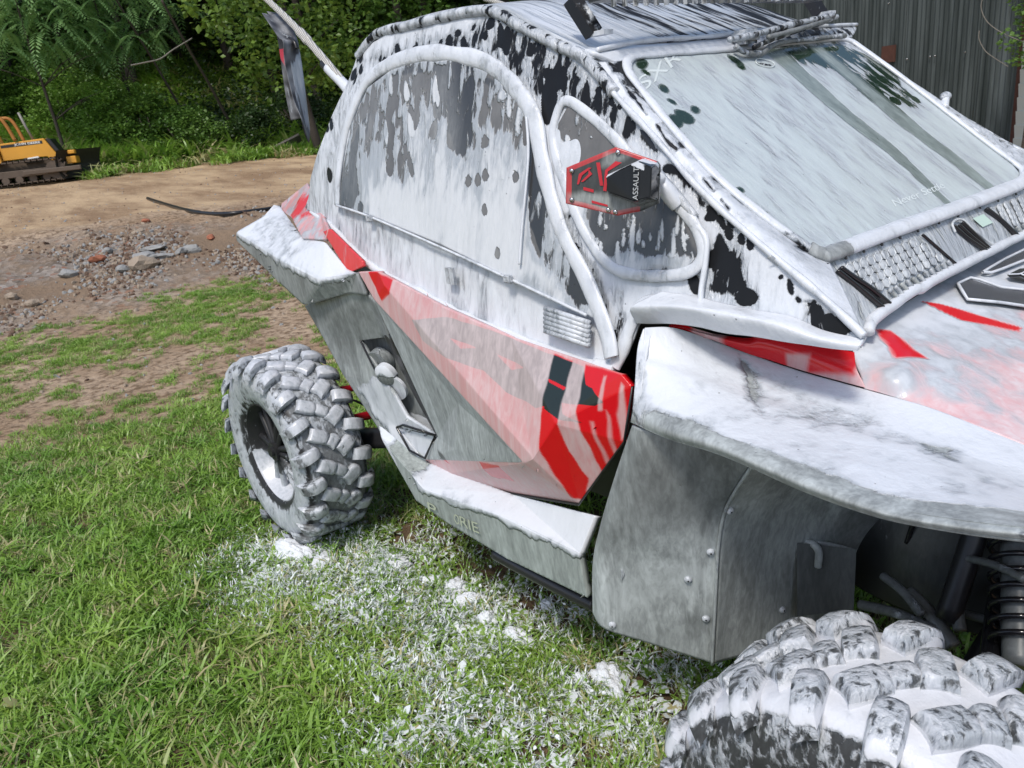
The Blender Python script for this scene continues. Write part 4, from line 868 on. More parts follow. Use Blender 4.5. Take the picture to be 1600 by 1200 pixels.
# --- wheels
def tire_mesh(R, w, pitches, mats):
    bm = bmesh.new()
    ri = R*.52; prof = []     # (offset along axis, radius) outer to inner
    h = w/2; Rc = R-.022
    pts = [(h*.72, ri), (h*.86, ri+.012), (h*1.0, ri+(Rc-ri)*.45), (h*.98, ri+(Rc-ri)*.75), (h*.82, Rc-.008), (h*.5, Rc), (0, Rc+.004), (-h*.5, Rc), (-h*.82, Rc-.008), (-h*.98, ri+(Rc-ri)*.75), (-h, ri+(Rc-ri)*.45), (-h*.86, ri+.012), (-h*.72, ri)]
    P = cr([Vector((a, b, 0)) for a, b in pts], 40); N = 120
    rings = [[bm.verts.new((p.y*math.cos(2*math.pi*k/N), -p.x, p.y*math.sin(2*math.pi*k/N))) for p in P] for k in range(N)]
    for k in range(N):
        a, b = rings[k], rings[(k+1) % N]
        for j in range(len(P)-1): bm.faces.new((a[j], b[j], b[j+1], a[j+1]))
    lugs = bmesh.new()
    def lug(th, off, lw, ll, rot, drop=0.0, hh=.026, bend=0):
        segs = 3; pl = []
        base = bmesh.new(); bmesh.ops.create_cube(base, size=1)
        bmesh.ops.subdivide_edges(base, edges=base.edges[:], cuts=4, use_grid_fill=True)
        for v in base.verts:
            c_ = v.co*2; sp_ = Vector((c_.x*math.sqrt(1-c_.y**2/2-c_.z**2/2+c_.y**2*c_.z**2/3), c_.y*math.sqrt(1-c_.x**2/2-c_.z**2/2+c_.x**2*c_.z**2/3), c_.z*math.sqrt(1-c_.x**2/2-c_.y**2/2+c_.x**2*c_.y**2/3)))
            v.co = (c_*.72+sp_*.33)/2
        jit = rnd.uniform(.95, 1.05)
        for v in base.verts:
            u, q, z = v.co.x*ll*jit, v.co.y*lw, (v.co.z+.5)
            u *= 1.12-.26*z; q *= 1.10-.22*z
            q2 = q+bend*(u/ll)**2*lw
            cr_, sr = math.cos(rot), math.sin(rot); a, b = u*cr_-q2*sr, u*sr+q2*cr_
            o = off+b; r = Rc-.006+z*hh-max(0, abs(o)-h*.78)**1.3*drop
            an = th+a/R
            v.co = (r*math.cos(an), -o, r*math.sin(an))
        m = bpy.data.meshes.new('t'); base.to_mesh(m); base.free(); lugs.from_mesh(m); bpy.data.meshes.remove(m)
    for k in range(pitches):
        th = 2*math.pi*k/pitches; d = 2*math.pi/pitches
        for s in (1, -1):
            t0 = th+(0 if s > 0 else d/2)
            lug(t0, s*h*.78, w*.33, .049, .28*s, 1.7, .034, .18)                     # shoulder
            lug(t0+d*.5, s*h*.33, w*.27, .056, -.55*s, 0, .030, .5)              # intermediate
        lug(th+d*.25, 0, w*.20, .044, .7 if k % 2 else -.7, 0, .028, .5)          # centre
    m = bpy.data.meshes.new('t'); lugs.to_mesh(m); lugs.free(); bm.from_mesh(m); bpy.data.meshes.remove(m)
    bmesh.ops.recalc_face_normals(bm, faces=bm.faces)
    me = bpy.data.meshes.new('tire'); bm.to_mesh(me); bm.free(); return me
def rim_mesh(R, w):
    bm = bmesh.new(); ri = R*.53; h = w/2; N = 64
    prof = [(h*.74, ri+.004), (h*.80, ri+.006), (h*.82, ri-.004), (h*.74, ri-.012), (h*.30, ri-.03), (h*.10, ri-.05), (-h*.7, ri-.01)]
    rings = [[bm.verts.new((b*math.cos(2*math.pi*k/N), -a, b*math.sin(2*math.pi*k/N))) for a, b in prof] for k in range(N)]
    for k in range(N):
        for j in range(len(prof)-1): bm.faces.new((rings[k][j], rings[(k+1) % N][j], rings[(k+1) % N][j+1], rings[k][j+1]))
    for k in range(6):
        a = 2*math.pi*k/6+.2; e = Vector((math.cos(a), 0, math.sin(a))); s = Vector((-math.sin(a), 0, math.cos(a)))
        p0, p1 = e*.03+Vector((0, -h*.55, 0)), e*(ri-.02)+Vector((0, -h*.45, 0))
        for q in (-1, 1): bm_tube(bm, [p0+s*q*.010, p1+s*q*.030], .014, 6)
    bm_tube(bm, [Vector((0, -h*.3, 0)), Vector((0, -h*.72, 0))], .038, 24); bm_tube(bm, [Vector((0, -h*.7, 0)), Vector((0, -h*.80, 0))], .02, 16)
    bm_tube(bm, [Vector((0, -h*.1, 0)), Vector((0, -h*.18, 0))], ri-.05, 40)
    bmesh.ops.recalc_face_normals(bm, faces=bm.faces)
    me = bpy.data.meshes.new('rim'); bm.to_mesh(me); bm.free(); return me
TW = .275
tme = tire_mesh(.385, TW, 20, None); rme = rim_mesh(.385, TW)
for me_ in (tme, rme): me_.polygons.foreach_set('use_smooth', [True]*len(me_.polygons)); me_.set_sharp_from_angle(angle=math.radians(62))
tme.materials.append(M['tire']); rme.materials.append(M['tire'])
def wheel(c, spin, side, front):
    wh = bpy.data.objects.new('wheel', None); COL.objects.link(wh); wh.parent = B; wh.location = Vector(c)-B.location
    wh.empty_display_size = .1
    rr = Matrix.Rotation(spin, 4, 'Y')
    for nm, me0 in (('tire', tme), ('rim', rme)):
        me = me0.copy(); me.transform(rr)
        if front: me.materials[0] = M['tirefront']
        if side > 0: me.transform(Matrix.Rotation(math.pi, 4, 'Z'))
        o = bpy.data.objects.new(nm, me); COL.objects.link(o); o.parent = wh
        cc = np.empty(len(me.vertices)*3); me.vertices.foreach_get('co', cc); cc = cc.reshape(-1, 3)
        R = np.hypot(cc[:, 0], cc[:, 2]); up = cc[:, 2]/.385
        sw = (np.abs(cc[:, 1]) > TW*.5*.93) & (R < .352)
        if nm == 'tire':
            if front:
                cv = np.where(R > .368, .49, .86)+.10*np.clip(up, -1, 1); cv = np.where(sw, .485, cv); fl_ = np.where(R > .372, .35, .9); fl_ = np.where(sw, .25, fl_)
            else:
                cv = np.where(R > .372, .64, .42)+.12*np.clip(up, -1, 1); fl_ = np.where(R > .365, .9, .95)
                cv = np.where(sw, .60, cv); fl_ = np.where(sw, .8, fl_); fl_ = np.where((R < .356) & ~sw, .08, fl_)
        else:
            cv = np.where(cc[:, 2] < -.05, .78, .30) if not front else np.full(len(cc), .5); fl_ = np.where(cc[:, 2] < -.05, .8, .06)
        for a, vv in (('cov', cv), ('film', fl_), ('dec', np.zeros(len(cc)))):
            me.attributes.new(a, 'FLOAT', 'POINT').data.foreach_set('value', vv.astype(np.float32))
    return wh
wheel((.03, -.795, .375), .1, -1, False); wheel((.03, .795, .375), .5, 1, False)
wheel((2.52, -.955, .352), .35, -1, True); wheel((2.54, .94, .345), .9, 1, True)
# --- suspension
tube('trailing_arm', [(.03, -.62, .36), (.30, -.60, .40), (.75, -.52, .50)], .045, M['black'], B, n=8, flat=.6)
tube('radius_rod', [(.06, -.66, .56), (.12, -.35, .52)], .014, M['redmetal'], B); tube('radius_rod', [(.06, -.66, .42), (.12, -.35, .40)], .018, M['redmetal'], B)
tube('radius_rod', [(.02, -.64, .30), (.12, -.30, .30)], .016, M['redmetal'], B)
tube('brake_line', [(.06, -.64, .48), (.14, -.58, .52), (.2, -.5, .47), (.3, -.4, .5)], .005, M['black'], B)
tube('control_arm', [(2.58, -.80, .42), (2.45, -.40, .50), (2.42, -.22, .52)], .02, M['wet'], B); tube('control_arm', [(2.58, -.80, .42), (2.72, -.40, .50), (2.75, -.22, .52)], .02, M['wet'], B)
tube('control_arm', [(2.58, -.80, .28), (2.45, -.40, .32), (2.42, -.22, .34)], .022, M['wet'], B); tube('tie_rod', [(2.45, -.82, .36), (2.42, -.30, .42)], .012, M['darkmetal'], B)
sa, sb = Y(1592, 1040, -.52), Y(1588, 850, -.36)
tube('shock_absorber', [sa, sb], .028, M['plastic'], B, n=14, cov=.25, film=.3)
def helix(a, b, r, turns, n):
    d = (b-a); e = d.normalized(); s = e.orthogonal().normalized(); t_ = e.cross(s)
    return [a+d*(i/n)+s*math.cos(2*math.pi*turns*i/n)*r+t_*math.sin(2*math.pi*turns*i/n)*r for i in range(n+1)]
tube('coil_spring', helix(sa.lerp(sb, .1), sb, .045, 7, 140), .006, M['wet'], B, samples=0, n=6)
tube('shock_absorber', [(2.38, -.45, .48), (2.40, -.28, .85)], .024, M['darkmetal'], B)
grid('wheel_well_liner', [[Vector((x, -.30-.03*math.sin(x*9)-.02*math.cos(z*14), z)) for x in np.linspace(2.0, 2.9, 9)] for z in (.38, .52, .66, .8, .97)], 90, 50, M['plastic'], B, .01, cov=lambda c: .26+.25*noise.noise(c*9), film=lambda c: .03+.2*noise.noise(c*7))
for (x0, y0, x1, y1, w_) in ((1345, 945, 1460, 985, .012), (1420, 925, 1490, 1010, .016), (1490, 930, 1500, 985, .013), (1500, 870, 1600, 905, .008), (1510, 960, 1600, 1000, .009), (1380, 900, 1440, 960, .010)):
    o = tube('suspension_link', [Y(x0, y0, -.40), Y((x0+x1)/2, (y0+y1)/2-6, -.43), Y(x1, y1, -.46)], w_, M['plastic'], B, n=8, cov=.36, film=.25)
for k in range(7): tube('wiring_loom', [(2.2+.1*k, -.31, .80-.02*k), (2.26+.1*k, -.33, .70), (2.24+.12*k, -.33, .55+.03*k)], .006, M['wet'], B, n=6)
#SECTION_END_VEHICLE
# ================================================================== THE PLACE
TC = Vector((2.9, -1.93, 0))
def prof(x, xs, ys): return float(np.interp(x, xs, ys))
def H(x, y):
    dx, dy = x-TC.x, y-TC.y; D = math.hypot(dx, dy); az = math.degrees(math.atan2(dy, dx)) % 360
    a = prof(D, [0, 7, 9, 11, 13, 16, 20, 26, 30, 34, 45, 80, 200], [0, 0, .08, .38, .60, .64, .84, 1.05, 1.35, 2.6, 8.5, 22, 24])
    b = prof(D, [0, 7, 12, 20, 40, 200], [0, 0, .5, .6, .8, 1.5])
    c = prof(D, [0, 8, 30, 200], [0, 0, .3, 1.0])
    k = max(0, min(1, (az-122)/14)); k2 = max(0, min(1, (205-az)/18)); k2 = k2 if az < 300 else 0
    h = b*(1-k)+a*k
    if az > 187 or az < 80: h = h*k2+c*(1-k2) if az > 187 else c
    p = Vector((x, y, 0)); m = max(0, 1-abs(D-11.5)/2.6)*max(0, min(1, (az-153)/6))*k2*1.0
    h += m*(.10*noise.fractal(p*.9, 1, 2, 4)+.06*noise.noise(p*3.1)+.03*noise.noise(p*9)+.10)
    h += .012*noise.noise(p*1.5)+.008*noise.noise(p*5)
    if D > 22: h += .12*noise.noise(p*.5)*min(1, (D-22)/6)
    if D > 32: h += .9*noise.noise(p*.12)*min(1, (D-32)/10)
    return h
def dens(x, y):
    """grass cover of the yard"""
    dx, dy = x-TC.x, y-TC.y; D = math.hypot(dx, dy); p = Vector((x, y, 0))
    n = .5+.62*noise.noise(p*.55+Vector((3, 1, 0)))+.45*noise.noise(p*1.7)+.40*noise.noise(p*5)
    base = prof(D, [0, 4.2, 5.5, 7, 8.6, 9.4, 22.6, 24, 80], [.98, .80, .50, .26, .16, -.5, -.5, .3, 1.2])
    return base+(n-.5)*1.25
def road(x, y):
    D = math.hypot(x-TC.x, y-TC.y); return max(0, min(1, (D-12.7)/1.0))*max(0, min(1, (25.5-D+1.0*noise.noise(Vector((x, y, 0))*.4))/1.5))
# ground sheet, fine near the camera, out to the horizon
rs = list(np.arange(.0, 8, .075))+list(np.arange(8, 14.5, .075))+list(np.arange(14.5, 30, .3))+list(np.geomspace(30, 320, 40))
azs = list(np.arange(96, 196, .5))+list(np.arange(196, 456, 6.5))
bm = bmesh.new(); R = []
for r in rs[1:]:
    R.append([bm.verts.new((TC.x+r*math.cos(math.radians(a)), TC.y+r*math.sin(math.radians(a)), H(TC.x+r*math.cos(math.radians(a)), TC.y+r*math.sin(math.radians(a))))) for a in azs])
c0_ = bm.verts.new((TC.x, TC.y, 0))
for j in range(len(azs)):
    k = (j+1) % len(azs); bm.faces.new((c0_, R[0][j], R[0][k]))
    for i in range(len(R)-1): bm.faces.new((R[i][j], R[i+1][j], R[i+1][k], R[i][k]))
t = NT('yard_ground'); v = t.coords()
dn_ = t.noise(v, 1.1, 6, .6); df = t.noise(v, 14, 6, .65); dff = t.noise(v, 70, 4, .6)
dirt = t.mix(t.sstep(dn_, .3, .7), (.29, .20, .125), (.45, .345, .245)); dirt = t.mix(t.sstep(df, .42, .65), dirt, (.15, .10, .06))
soil = t.mix(t.sstep(df, .3, .7), (.075, .050, .030), (.16, .11, .065))
gr = t.mix(dff, (.06, .105, .02), (.12, .18, .045))
gravel = t.n.new('ShaderNodeTexVoronoi'); t.lk(v, gravel.inputs['Vector']); gravel.inputs['Scale'].default_value = 16
sg = t.n.new('ShaderNodeSeparateColor'); t.lk(gravel.outputs['Color'], sg.inputs[0])
gcol = t.mix(sg.outputs[0], (.10, .085, .07), (.33, .30, .27)); gcol = t.mix(t.sstep(sg.outputs[1], .86, .9), gcol, (.24, .12, .08))
gcol = t.mix(t.sstep(t.noise(v, .8, 5, .6), .42, .60), (.21, .15, .10), gcol)
rc = t.noise(t.coords((.5, 1.6, 1), (0, 0, -1.0)), .8, 7, .7)
rcol = t.mix(t.sstep(rc, .35, .65), (.24, .155, .09), (.48, .35, .215)); rcol = t.mix(t.sstep(dff, .55, .75), rcol, (.48, .38, .27))
c = t.mix(t.attr('soil'), dirt, soil); c = t.mix(t.attr('gravel'), c, gcol); c = t.mix(t.attr('road'), c, rcol); c = t.mix(t.attr('green'), c, gr)
t.lk(c, t.b.inputs['Base Color']); t.b.inputs['Roughness'].default_value = .9; t.b.inputs['Specular IOR Level'].default_value = .2
hh = t.math('ADD', t.math('MULTIPLY', df, .6), t.math('MULTIPLY', gravel.outputs['Distance'], .35)); hh = t.math('ADD', hh, t.math('MULTIPLY', dff, .3))
t.lk(t.bump(hh, .035), t.b.inputs['Normal'])
gnd = obj('ground', bm, t.m); tag(gnd, kind='structure')
A = {'soil': [], 'gravel': [], 'road': [], 'green': []}
for v_ in gnd.data.vertices:
    x, y = v_.co.x, v_.co.y; D = math.hypot(x-TC.x, y-TC.y); az = math.degrees(math.atan2(y-TC.y, x-TC.x)) % 360
    A['soil'].append(max(0, min(1, (5.2-D)/1.6+.25*noise.noise(v_.co*1.2))))
    g_ = max(0, min(1, 1.5-abs(D-10.4)/1.5+.6*noise.noise(Vector((x, y, 0))*.8)))*(1 if 150 < az < 200 else 0); A['gravel'].append(g_)
    A['road'].append(road(x, y)); A['green'].append(max(0, min(1, (dens(x, y)-.72)*1.1)) if 5 < D < 24 else (1 if D > 27 else (0 if D < 5 else max(0, (D-24.5)/2.5))))
for k, v_ in A.items(): gnd.data.attributes.new(k, 'FLOAT', 'POINT').data.foreach_set('value', np.array(v_, np.float32))

# ---- grass
def grassmat(name, cols, white=0.0):
    t = NT(name); oi = t.n.new('ShaderNodeObjectInfo'); v = t.coords(); rnd_ = oi.outputs['Random']
    n = t.noise(v, 2.2, 4); c = t.mix(t.sstep(n, .35, .65), cols[0], cols[1]); c = t.mix(t.sstep(rnd_, .78, .95), c, cols[2])
    c = t.mix(t.sstep(t.noise(v, 60, 2), .55, .75), c, cols[3])
    if white: c = t.mix(t.sstep(t.noise(v, 55, 3), .62-white*.35, .72-white*.35), c, (.78, .82, .83))
    t.lk(c, t.b.inputs['Base Color']); t.b.inputs['Roughness'].default_value = .42; t.b.inputs['Specular IOR Level'].default_value = .5
    tr = t.n.new('ShaderNodeBsdfTranslucent'); t.lk(c, tr.inputs[0]); ms = t.n.new('ShaderNodeMixShader'); ms.inputs[0].default_value = .28
    t.lk(t.b.outputs[0], ms.inputs[1]); t.lk(tr.outputs[0], ms.inputs[2]); t.lk(ms.outputs[0], t.out.inputs[0]); return t.m
GC = [(.14, .28, .03), (.24, .39, .055), (.42, .38, .19), (.36, .44, .20)]
mg = grassmat('grass_blades', GC); mgw = grassmat('grass_blades_with_foam', GC, .46); mgw2 = grassmat('grass_blades_flecked', GC, .20)
def clump(seed, nb, hmin, hmax, wd, spread):
    q = random.Random(seed); V_ = []; F_ = []
    for _ in range(nb):
        a = q.uniform(0, 6.283); r = spread*math.sqrt(q.random()); bx, by = r*math.cos(a), r*math.sin(a)
        h = q.uniform(hmin, hmax); d = q.uniform(0, 6.283); ln = q.uniform(.35, 1.25); w_ = wd*q.uniform(.6, 1.3)
        dx, dy = math.cos(d), math.sin(d); sx, sy = -dy, dx; k = len(V_)
        tw = q.uniform(-.5, .5)
        for i, (s, ww) in enumerate(((0, .8), (.4, 1), (.75, .75), (1, .06))):
            bend = ln*s*s*h*1.05; z = h*(s-.42*ln*s*s); px, py = bx+dx*bend, by+dy*bend; ca = w_*ww/2
            V_ += [(px-sx*ca, py-sy*ca, z-ca*tw), (px+sx*ca, py+sy*ca, z+ca*tw)]
        for i in range(3): F_.append((k+2*i, k+2*i+1, k+2*i+3, k+2*i+2))
    me = bpy.data.meshes.new('grass_clump'); me.from_pydata(V_, [], F_); return me
def leafclump(seed):
    q = random.Random(seed); V_ = []; F_ = []
    for _ in range(q.randint(5, 9)):
        d = q.uniform(0, 6.28); L = q.uniform(.02, .045); w_ = L*.62; e = q.uniform(.2, .8); k = len(V_); r0_ = q.uniform(0, .02)
        for s, ww in ((0, .15), (.4, 1), (.8, .7), (1, .1)):
            r = r0_+L*s; z = .012+L*s*e-.3*L*s*s
            V_ += [(r*math.cos(d)-math.sin(d)*w_*ww/2, r*math.sin(d)+math.cos(d)*w_*ww/2, z), (r*math.cos(d)+math.sin(d)*w_*ww/2, r*math.sin(d)-math.cos(d)*w_*ww/2, z)]
        for i in range(3): F_.append((k+2*i, k+2*i+1, k+2*i+3, k+2*i+2))
    me = bpy.data.meshes.new('weed_clump'); me.from_pydata(V_, [], F_); return me
def scatter(name, pts, protos, label=None):
    """one stuff object: points carrying instanced clumps"""
    me = bpy.data.meshes.new(name); me.from_pydata([p[0] for p in pts], [], [])
    me.attributes.new('rot', 'FLOAT_VECTOR', 'POINT').data.foreach_set('vector', np.array([p[1] for p in pts], np.float32).ravel())
    me.attributes.new('siz', 'FLOAT', 'POINT').data.foreach_set('value', np.array([p[2] for p in pts], np.float32))
    me.attributes.new('idx', 'INT', 'POINT').data.foreach_set('value', np.array([p[3] for p in pts], np.int32))
    o = bpy.data.objects.new(name, me); COL.objects.link(o); tag(o, label, kind='stuff')
    cl = bpy.data.collections.new(name+'_shapes')
    for i, p in enumerate(protos):
        po = bpy.data.objects.new('%s_shape_%02d' % (name, i), p); cl.objects.link(po)
    g = bpy.data.node_groups.new(name+'_nodes', 'GeometryNodeTree'); g.interface.new_socket('Geometry', in_out='INPUT', socket_type='NodeSocketGeometry'); g.interface.new_socket('Geometry', in_out='OUTPUT', socket_type='NodeSocketGeometry')
    N = g.nodes; gi = N.new('NodeGroupInput'); go = N.new('NodeGroupOutput'); ip = N.new('GeometryNodeInstanceOnPoints'); ci = N.new('GeometryNodeCollectionInfo')
    ci.inputs[0].default_value = cl; ci.inputs['Separate Children'].default_value = True; ci.inputs['Reset Children'].default_value = True
    def na(nm, ty):
        a = N.new('GeometryNodeInputNamedAttribute'); a.data_type = ty; a.inputs[0].default_value = nm; return a.outputs[0]
    lk = g.links.new; lk(gi.outputs[0], ip.inputs['Points']); lk(ci.outputs[0], ip.inputs['Instance']); ip.inputs['Pick Instance'].default_value = True
    lk(na('idx', 'INT'), ip.inputs['Instance Index'])
    er = N.new('FunctionNodeEulerToRotation'); lk(na('rot', 'FLOAT_VECTOR'), er.inputs[0]); lk(er.outputs[0], ip.inputs['Rotation']); lk(na('siz', 'FLOAT'), ip.inputs['Scale'])
    lk(ip.outputs[0], go.inputs[0]); mo = o.modifiers.new('scatter', 'NODES'); mo.node_group = g
    return o
def setmat(mes, m):
    for me in mes: me.materials.append(m)
    return mes
cl_n = setmat([clump(i, 30, .02, .062, .0042, .05) for i in range(6)], mg)+setmat([clump(20+i, 14, .045, .10, .0065, .05) for i in range(3)], mg)
cl_w = setmat([clump(40+i, 28, .02, .065, .0050, .05) for i in range(5)], mgw)+setmat([leafclump(i) for i in range(3)], mgw)
cl_f = setmat([clump(60+i, 28, .02, .07, .0048, .05) for i in range(5)], mgw2)
cl_l = setmat([leafclump(50+i) for i in range(3)], mg)
cl_d = setmat([clump(80+i, 60, .04, .10, .010, .13) for i in range(4)], mg)
protos = cl_n+cl_w+cl_f+cl_d+cl_l
# how foamy the grass is: strongest along the buggy's near side
def foamy_at(x, y):
    d = min([math.hypot(x-a, y-b)/r for a, b, r in ((.35, -1.0, .40), (.8, -.95, .34), (1.15, -1.0, .30), (1.45, -1.05, .34), (1.75, -1.05, .30), (2.0, -1.05, .26), (.1, -1.05, .28), (.55, -.75, .5), (1.1, -.7, .5), (1.7, -.7, .4))])
    return 1.12-d*1.0+.45*noise.noise(Vector((x*5, y*5, 2)))+.25*noise.noise(Vector((x*17, y*17, 2)))
pts = []
def inside_tire(x, y): return (abs(y+.795) < .13 and abs(x-.03) < .13) 
near = [(r, a) for r in np.arange(.5, 9.2, .03) for a in [0]]
cnt = 0
for i in range(64000):
    D = .9+8.4*(nr.rand()**.62); a = math.radians(nr.uniform(103, 194)); x, y = TC.x+D*math.cos(a), TC.y+D*math.sin(a)
    if nr.rand() > dens(x, y)+(.45 if abs(y+1.2) < .5 and -.2 < x < 2.4 else 0): continue
    if inside_tire(x, y): continue
    if abs(y) < .6 and .3 < x < 2.9 and nr.rand() < .5: continue
    f = foamy_at(x, y) if D < 5 else -1
    sc_ = nr.uniform(.65, 1.25)*(1 if D < 4.5 else .8)
    if D > 5: k = nr.randint(0, 6)
    elif f > .62: k = 9+nr.randint(0, 8)
    elif f > .25: k = 17+nr.randint(0, 5)
    else: k = nr.randint(0, 9) if nr.rand() > .10 else 26+nr.randint(0, 3)
    pts.append(((x, y, H(x, y)-.004), (nr.normal(0, .12), nr.normal(0, .12), nr.uniform(0, 6.28)), sc_, k))
scatter('grass', pts, protos, 'short trampled lawn grass flecked with wash foam')
# rough grass and weeds at the foot of the wooded bank
pts = []
for i in range(26000):
    D = nr.uniform(22.5, 40) if i % 2 else nr.uniform(26, 38); a = math.radians(nr.uniform(140, 186) if i % 2 else nr.uniform(160.5, 172)); x, y = TC.x+D*math.cos(a), TC.y+D*math.sin(a)
    if nr.rand() > dens(x, y)-.1 and D < 27: continue
    if math.degrees(a) > 167.5 and D < 25.5: continue
    pts.append(((x, y, H(x, y)), (nr.normal(0, .15), nr.normal(0, .15), nr.uniform(0, 6.28)), nr.uniform(3.0, 7.0)*(1 if D > 26 else .55), nr.randint(0, 4)))
scatter('bank_grass', pts, cl_d and setmat([clump(100+i, 60, .05, .12, .012, .13) for i in range(4)], mg), 'tall green grass along the foot of the bank')

# ---- foam lying on the grass
M['puddle'] = plain('settled_foam', (.74, .77, .80), .75, var=.06, scale=60, bump=.004)
def blob(name, px, py, sx, sy, sz, rz, label, seed):
    c = Zp(px, py, .015); bm = bmesh.new(); bmesh.ops.create_icosphere(bm, subdivisions=5, radius=1)
    for v in bm.verts:
        n_ = v.co.copy(); vd = noise.voronoi(n_*2.6+Vector((seed, 0, 0)))[0][0]; vd2 = noise.voronoi(n_*7+Vector((seed, 2, 0)))[0][0]; k = .95+.40*noise.noise(n_*1.1+Vector((seed, 0, 0)))-.28*vd*vd-.10*vd2*vd2+.3*max(0, noise.noise(Vector((n_.x*3, n_.y*3, seed))))*(1-abs(n_.z))
        v.co = Vector((n_.x*sx*k, n_.y*sy*k, max(n_.z, -.3)*sz*.95*k)); v.co.rotate(Matrix.Rotation(rz, 3, 'Z')); v.co += c+Vector((0, 0, -.004))
    o = obj(name, bm, M['puddle']); tag(o, label, 'foam', 'foam blobs lying on the grass'); return o
blob('foam_blob', 452, 862, .13, .06, .055, 0.2, 'white foam piled against the foot of the rear tire', 1)
blob('foam_blob', 500, 876, .10, .045, .03, -.3, 'small low foam patch just right of the rear tire foot', 2)
blob('foam_blob', 605, 882, .13, .09, .022, .3, 'wide flat foam patch on the grass behind the sill', 3)
blob('foam_blob', 733, 938, .055, .035, .035, .9, 'upper foam lump of the close pair below the sill', 4)
blob('foam_blob', 760, 968, .035, .032, .04, .2, 'rounded foam lump touching the one above it below the sill', 5)
blob('foam_blob', 808, 994, .06, .032, .028, .1, 'long foam lump right of the rounded pair', 6)
blob('foam_blob', 855, 944, .03, .022, .022, .1, 'lone small foam lump in the shade of the sill', 7)
blob('foam_blob', 905, 1062, .035, .025, .028, .0, 'small foam lump beside the biggest foam lump', 8)
blob('foam_blob', 950, 1062, .075, .045, .05, -.2, 'biggest foam lump on the grass under the mudguard', 9)
blob('foam_blob', 860, 1080, .035, .022, .02, .4, 'foam lump on broad weed leaves left of the biggest lump', 10)
blob('foam_blob', 560, 868, .05, .03, .02, .5, 'little foam splat between the tire foot and the wide flat patch', 11)
blob('foam_blob', 668, 905, .06, .035, .02, .8, 'flat foam splat above the close pair of lumps', 12)
blob('foam_blob', 712, 915, .04, .05, .03, .3, 'thin foam splat joining the upper lump of the close pair', 13)
# scattered foam flecks: nobody could count them
pts = []; fm1 = []
for s in range(3):
    bm = bmesh.new(); bmesh.ops.create_icosphere(bm, subdivisions=2, radius=.008)
    for v in bm.verts: v.co *= 1+.4*noise.noise(v.co*160+Vector((s, 0, 0))); v.co.z *= .6
    me = bpy.data.meshes.new('foam_fleck'); bm.to_mesh(me); bm.free(); me.materials.append(plain('foam_fleck_white', (.72, .75, .77), .6, var=.05)); fm1.append(me)
for i in range(30000):
    D = .9+3.8*nr.rand(); a = math.radians(nr.uniform(120, 190)); x, y = TC.x+D*math.cos(a), TC.y+D*math.sin(a); f = foamy_at(x, y)
    if nr.rand() > (f-.45)*.30: continue
    pts.append(((x, y, H(x, y)+nr.uniform(.01, .05)), (nr.uniform(0, 3), nr.uniform(0, 3), 0), nr.uniform(.2, .8), nr.randint(0, 3)))
scatter('foam_flecks', pts, fm1, 'flecks of wash foam scattered over the grass beside the buggy')

# ---- gravel heap stones
def Gp(px, py):
    q_ = ray(px, py); h2 = math.hypot(q_.x, q_.y); D = 1.0
    while D < 120:
        p = CAM+q_*(D/h2)
        if p.z <= H(p.x, p.y): return Vector((p.x, p.y, H(p.x, p.y)))
        D += .03 if D < 16 else .12
    return p
stone_grey = plain('grey_stone', (.27, .27, .26), .85, var=.25, scale=8, bump=.01); stone_red = plain('red_brick_stone', (.30, .11, .06), .9, var=.2); stone_tan = plain('tan_stone', (.30, .24, .18), .9, var=.25, bump=.01)
def rock(seed, s, mat, name='rock'):
    bm = bmesh.new(); bmesh.ops.create_icosphere(bm, subdivisions=2, radius=1)
    for v in bm.verts:
        n_ = v.co.copy(); k = 1+.35*noise.noise(n_*1.1+Vector((seed*7, 0, 0)))+.15*noise.noise(n_*3+Vector((seed, 0, 0)))
        v.co = Vector((n_.x*s[0]*k, n_.y*s[1]*k, n_.z*s[2]*k))
    return bm
RK = [(238, 390, .20, .12, .035, 0, 'long flat grey slab highest in the gravel heap'), (225, 402, .14, .14, .05, 0, 'tilted grey slab left of the stone cluster'), (252, 403, .16, .10, .04, 0, 'flat grey slab right of the tilted one'),
      (194, 425, .10, .08, .06, 0, 'small grey block at the lower edge of the gravel heap'), (226, 418, .18, .14, .10, 2, 'large rounded tan boulder at the foot of the gravel heap'), (285, 396, .09, .08, .05, 0, 'left stone of the grey pair at the heap end'), (298, 393, .12, .08, .06, 0, 'right stone of the grey pair at the heap end'),
      (216, 364, .10, .06, .03, 2, 'flat tan stone near the top of the heap'), (154, 408, .11, .09, .05, 1, 'red brick fragment in the gravel heap'), (228, 347, .08, .06, .03, 1, 'small reddish stone near the heap crest'), (170, 395, .06, .05, .04, 0, 'small grey stone behind the brick fragment'), (330, 374, .07, .05, .04, 1, 'reddish pebble at the right end of the heap'),
      (50, 478, .08, .06, .05, 2, 'pale stone at the lower left of the heap'), (20, 468, .07, .06, .05, 2, 'tan stone at the left edge of the photo'), (108, 432, .10, .08, .05, 0, 'dark grey stone left in the heap')]
for i, (px, py, a, b, c_, m, lb) in enumerate(RK):
    p = Gp(px, py); bm = rock(i+1, (a, b, c_), None); o = obj('rock', bm, (stone_grey, stone_red, stone_tan)[m], smooth=False)
    o.location = p+Vector((0, 0, c_*.4)); o.rotation_euler = (rnd.uniform(-.2, .2), rnd.uniform(-.2, .2), rnd.uniform(0, 3)); tag(o, lb, 'rock', 'stones on the gravel heap')
pts = []; pm = []
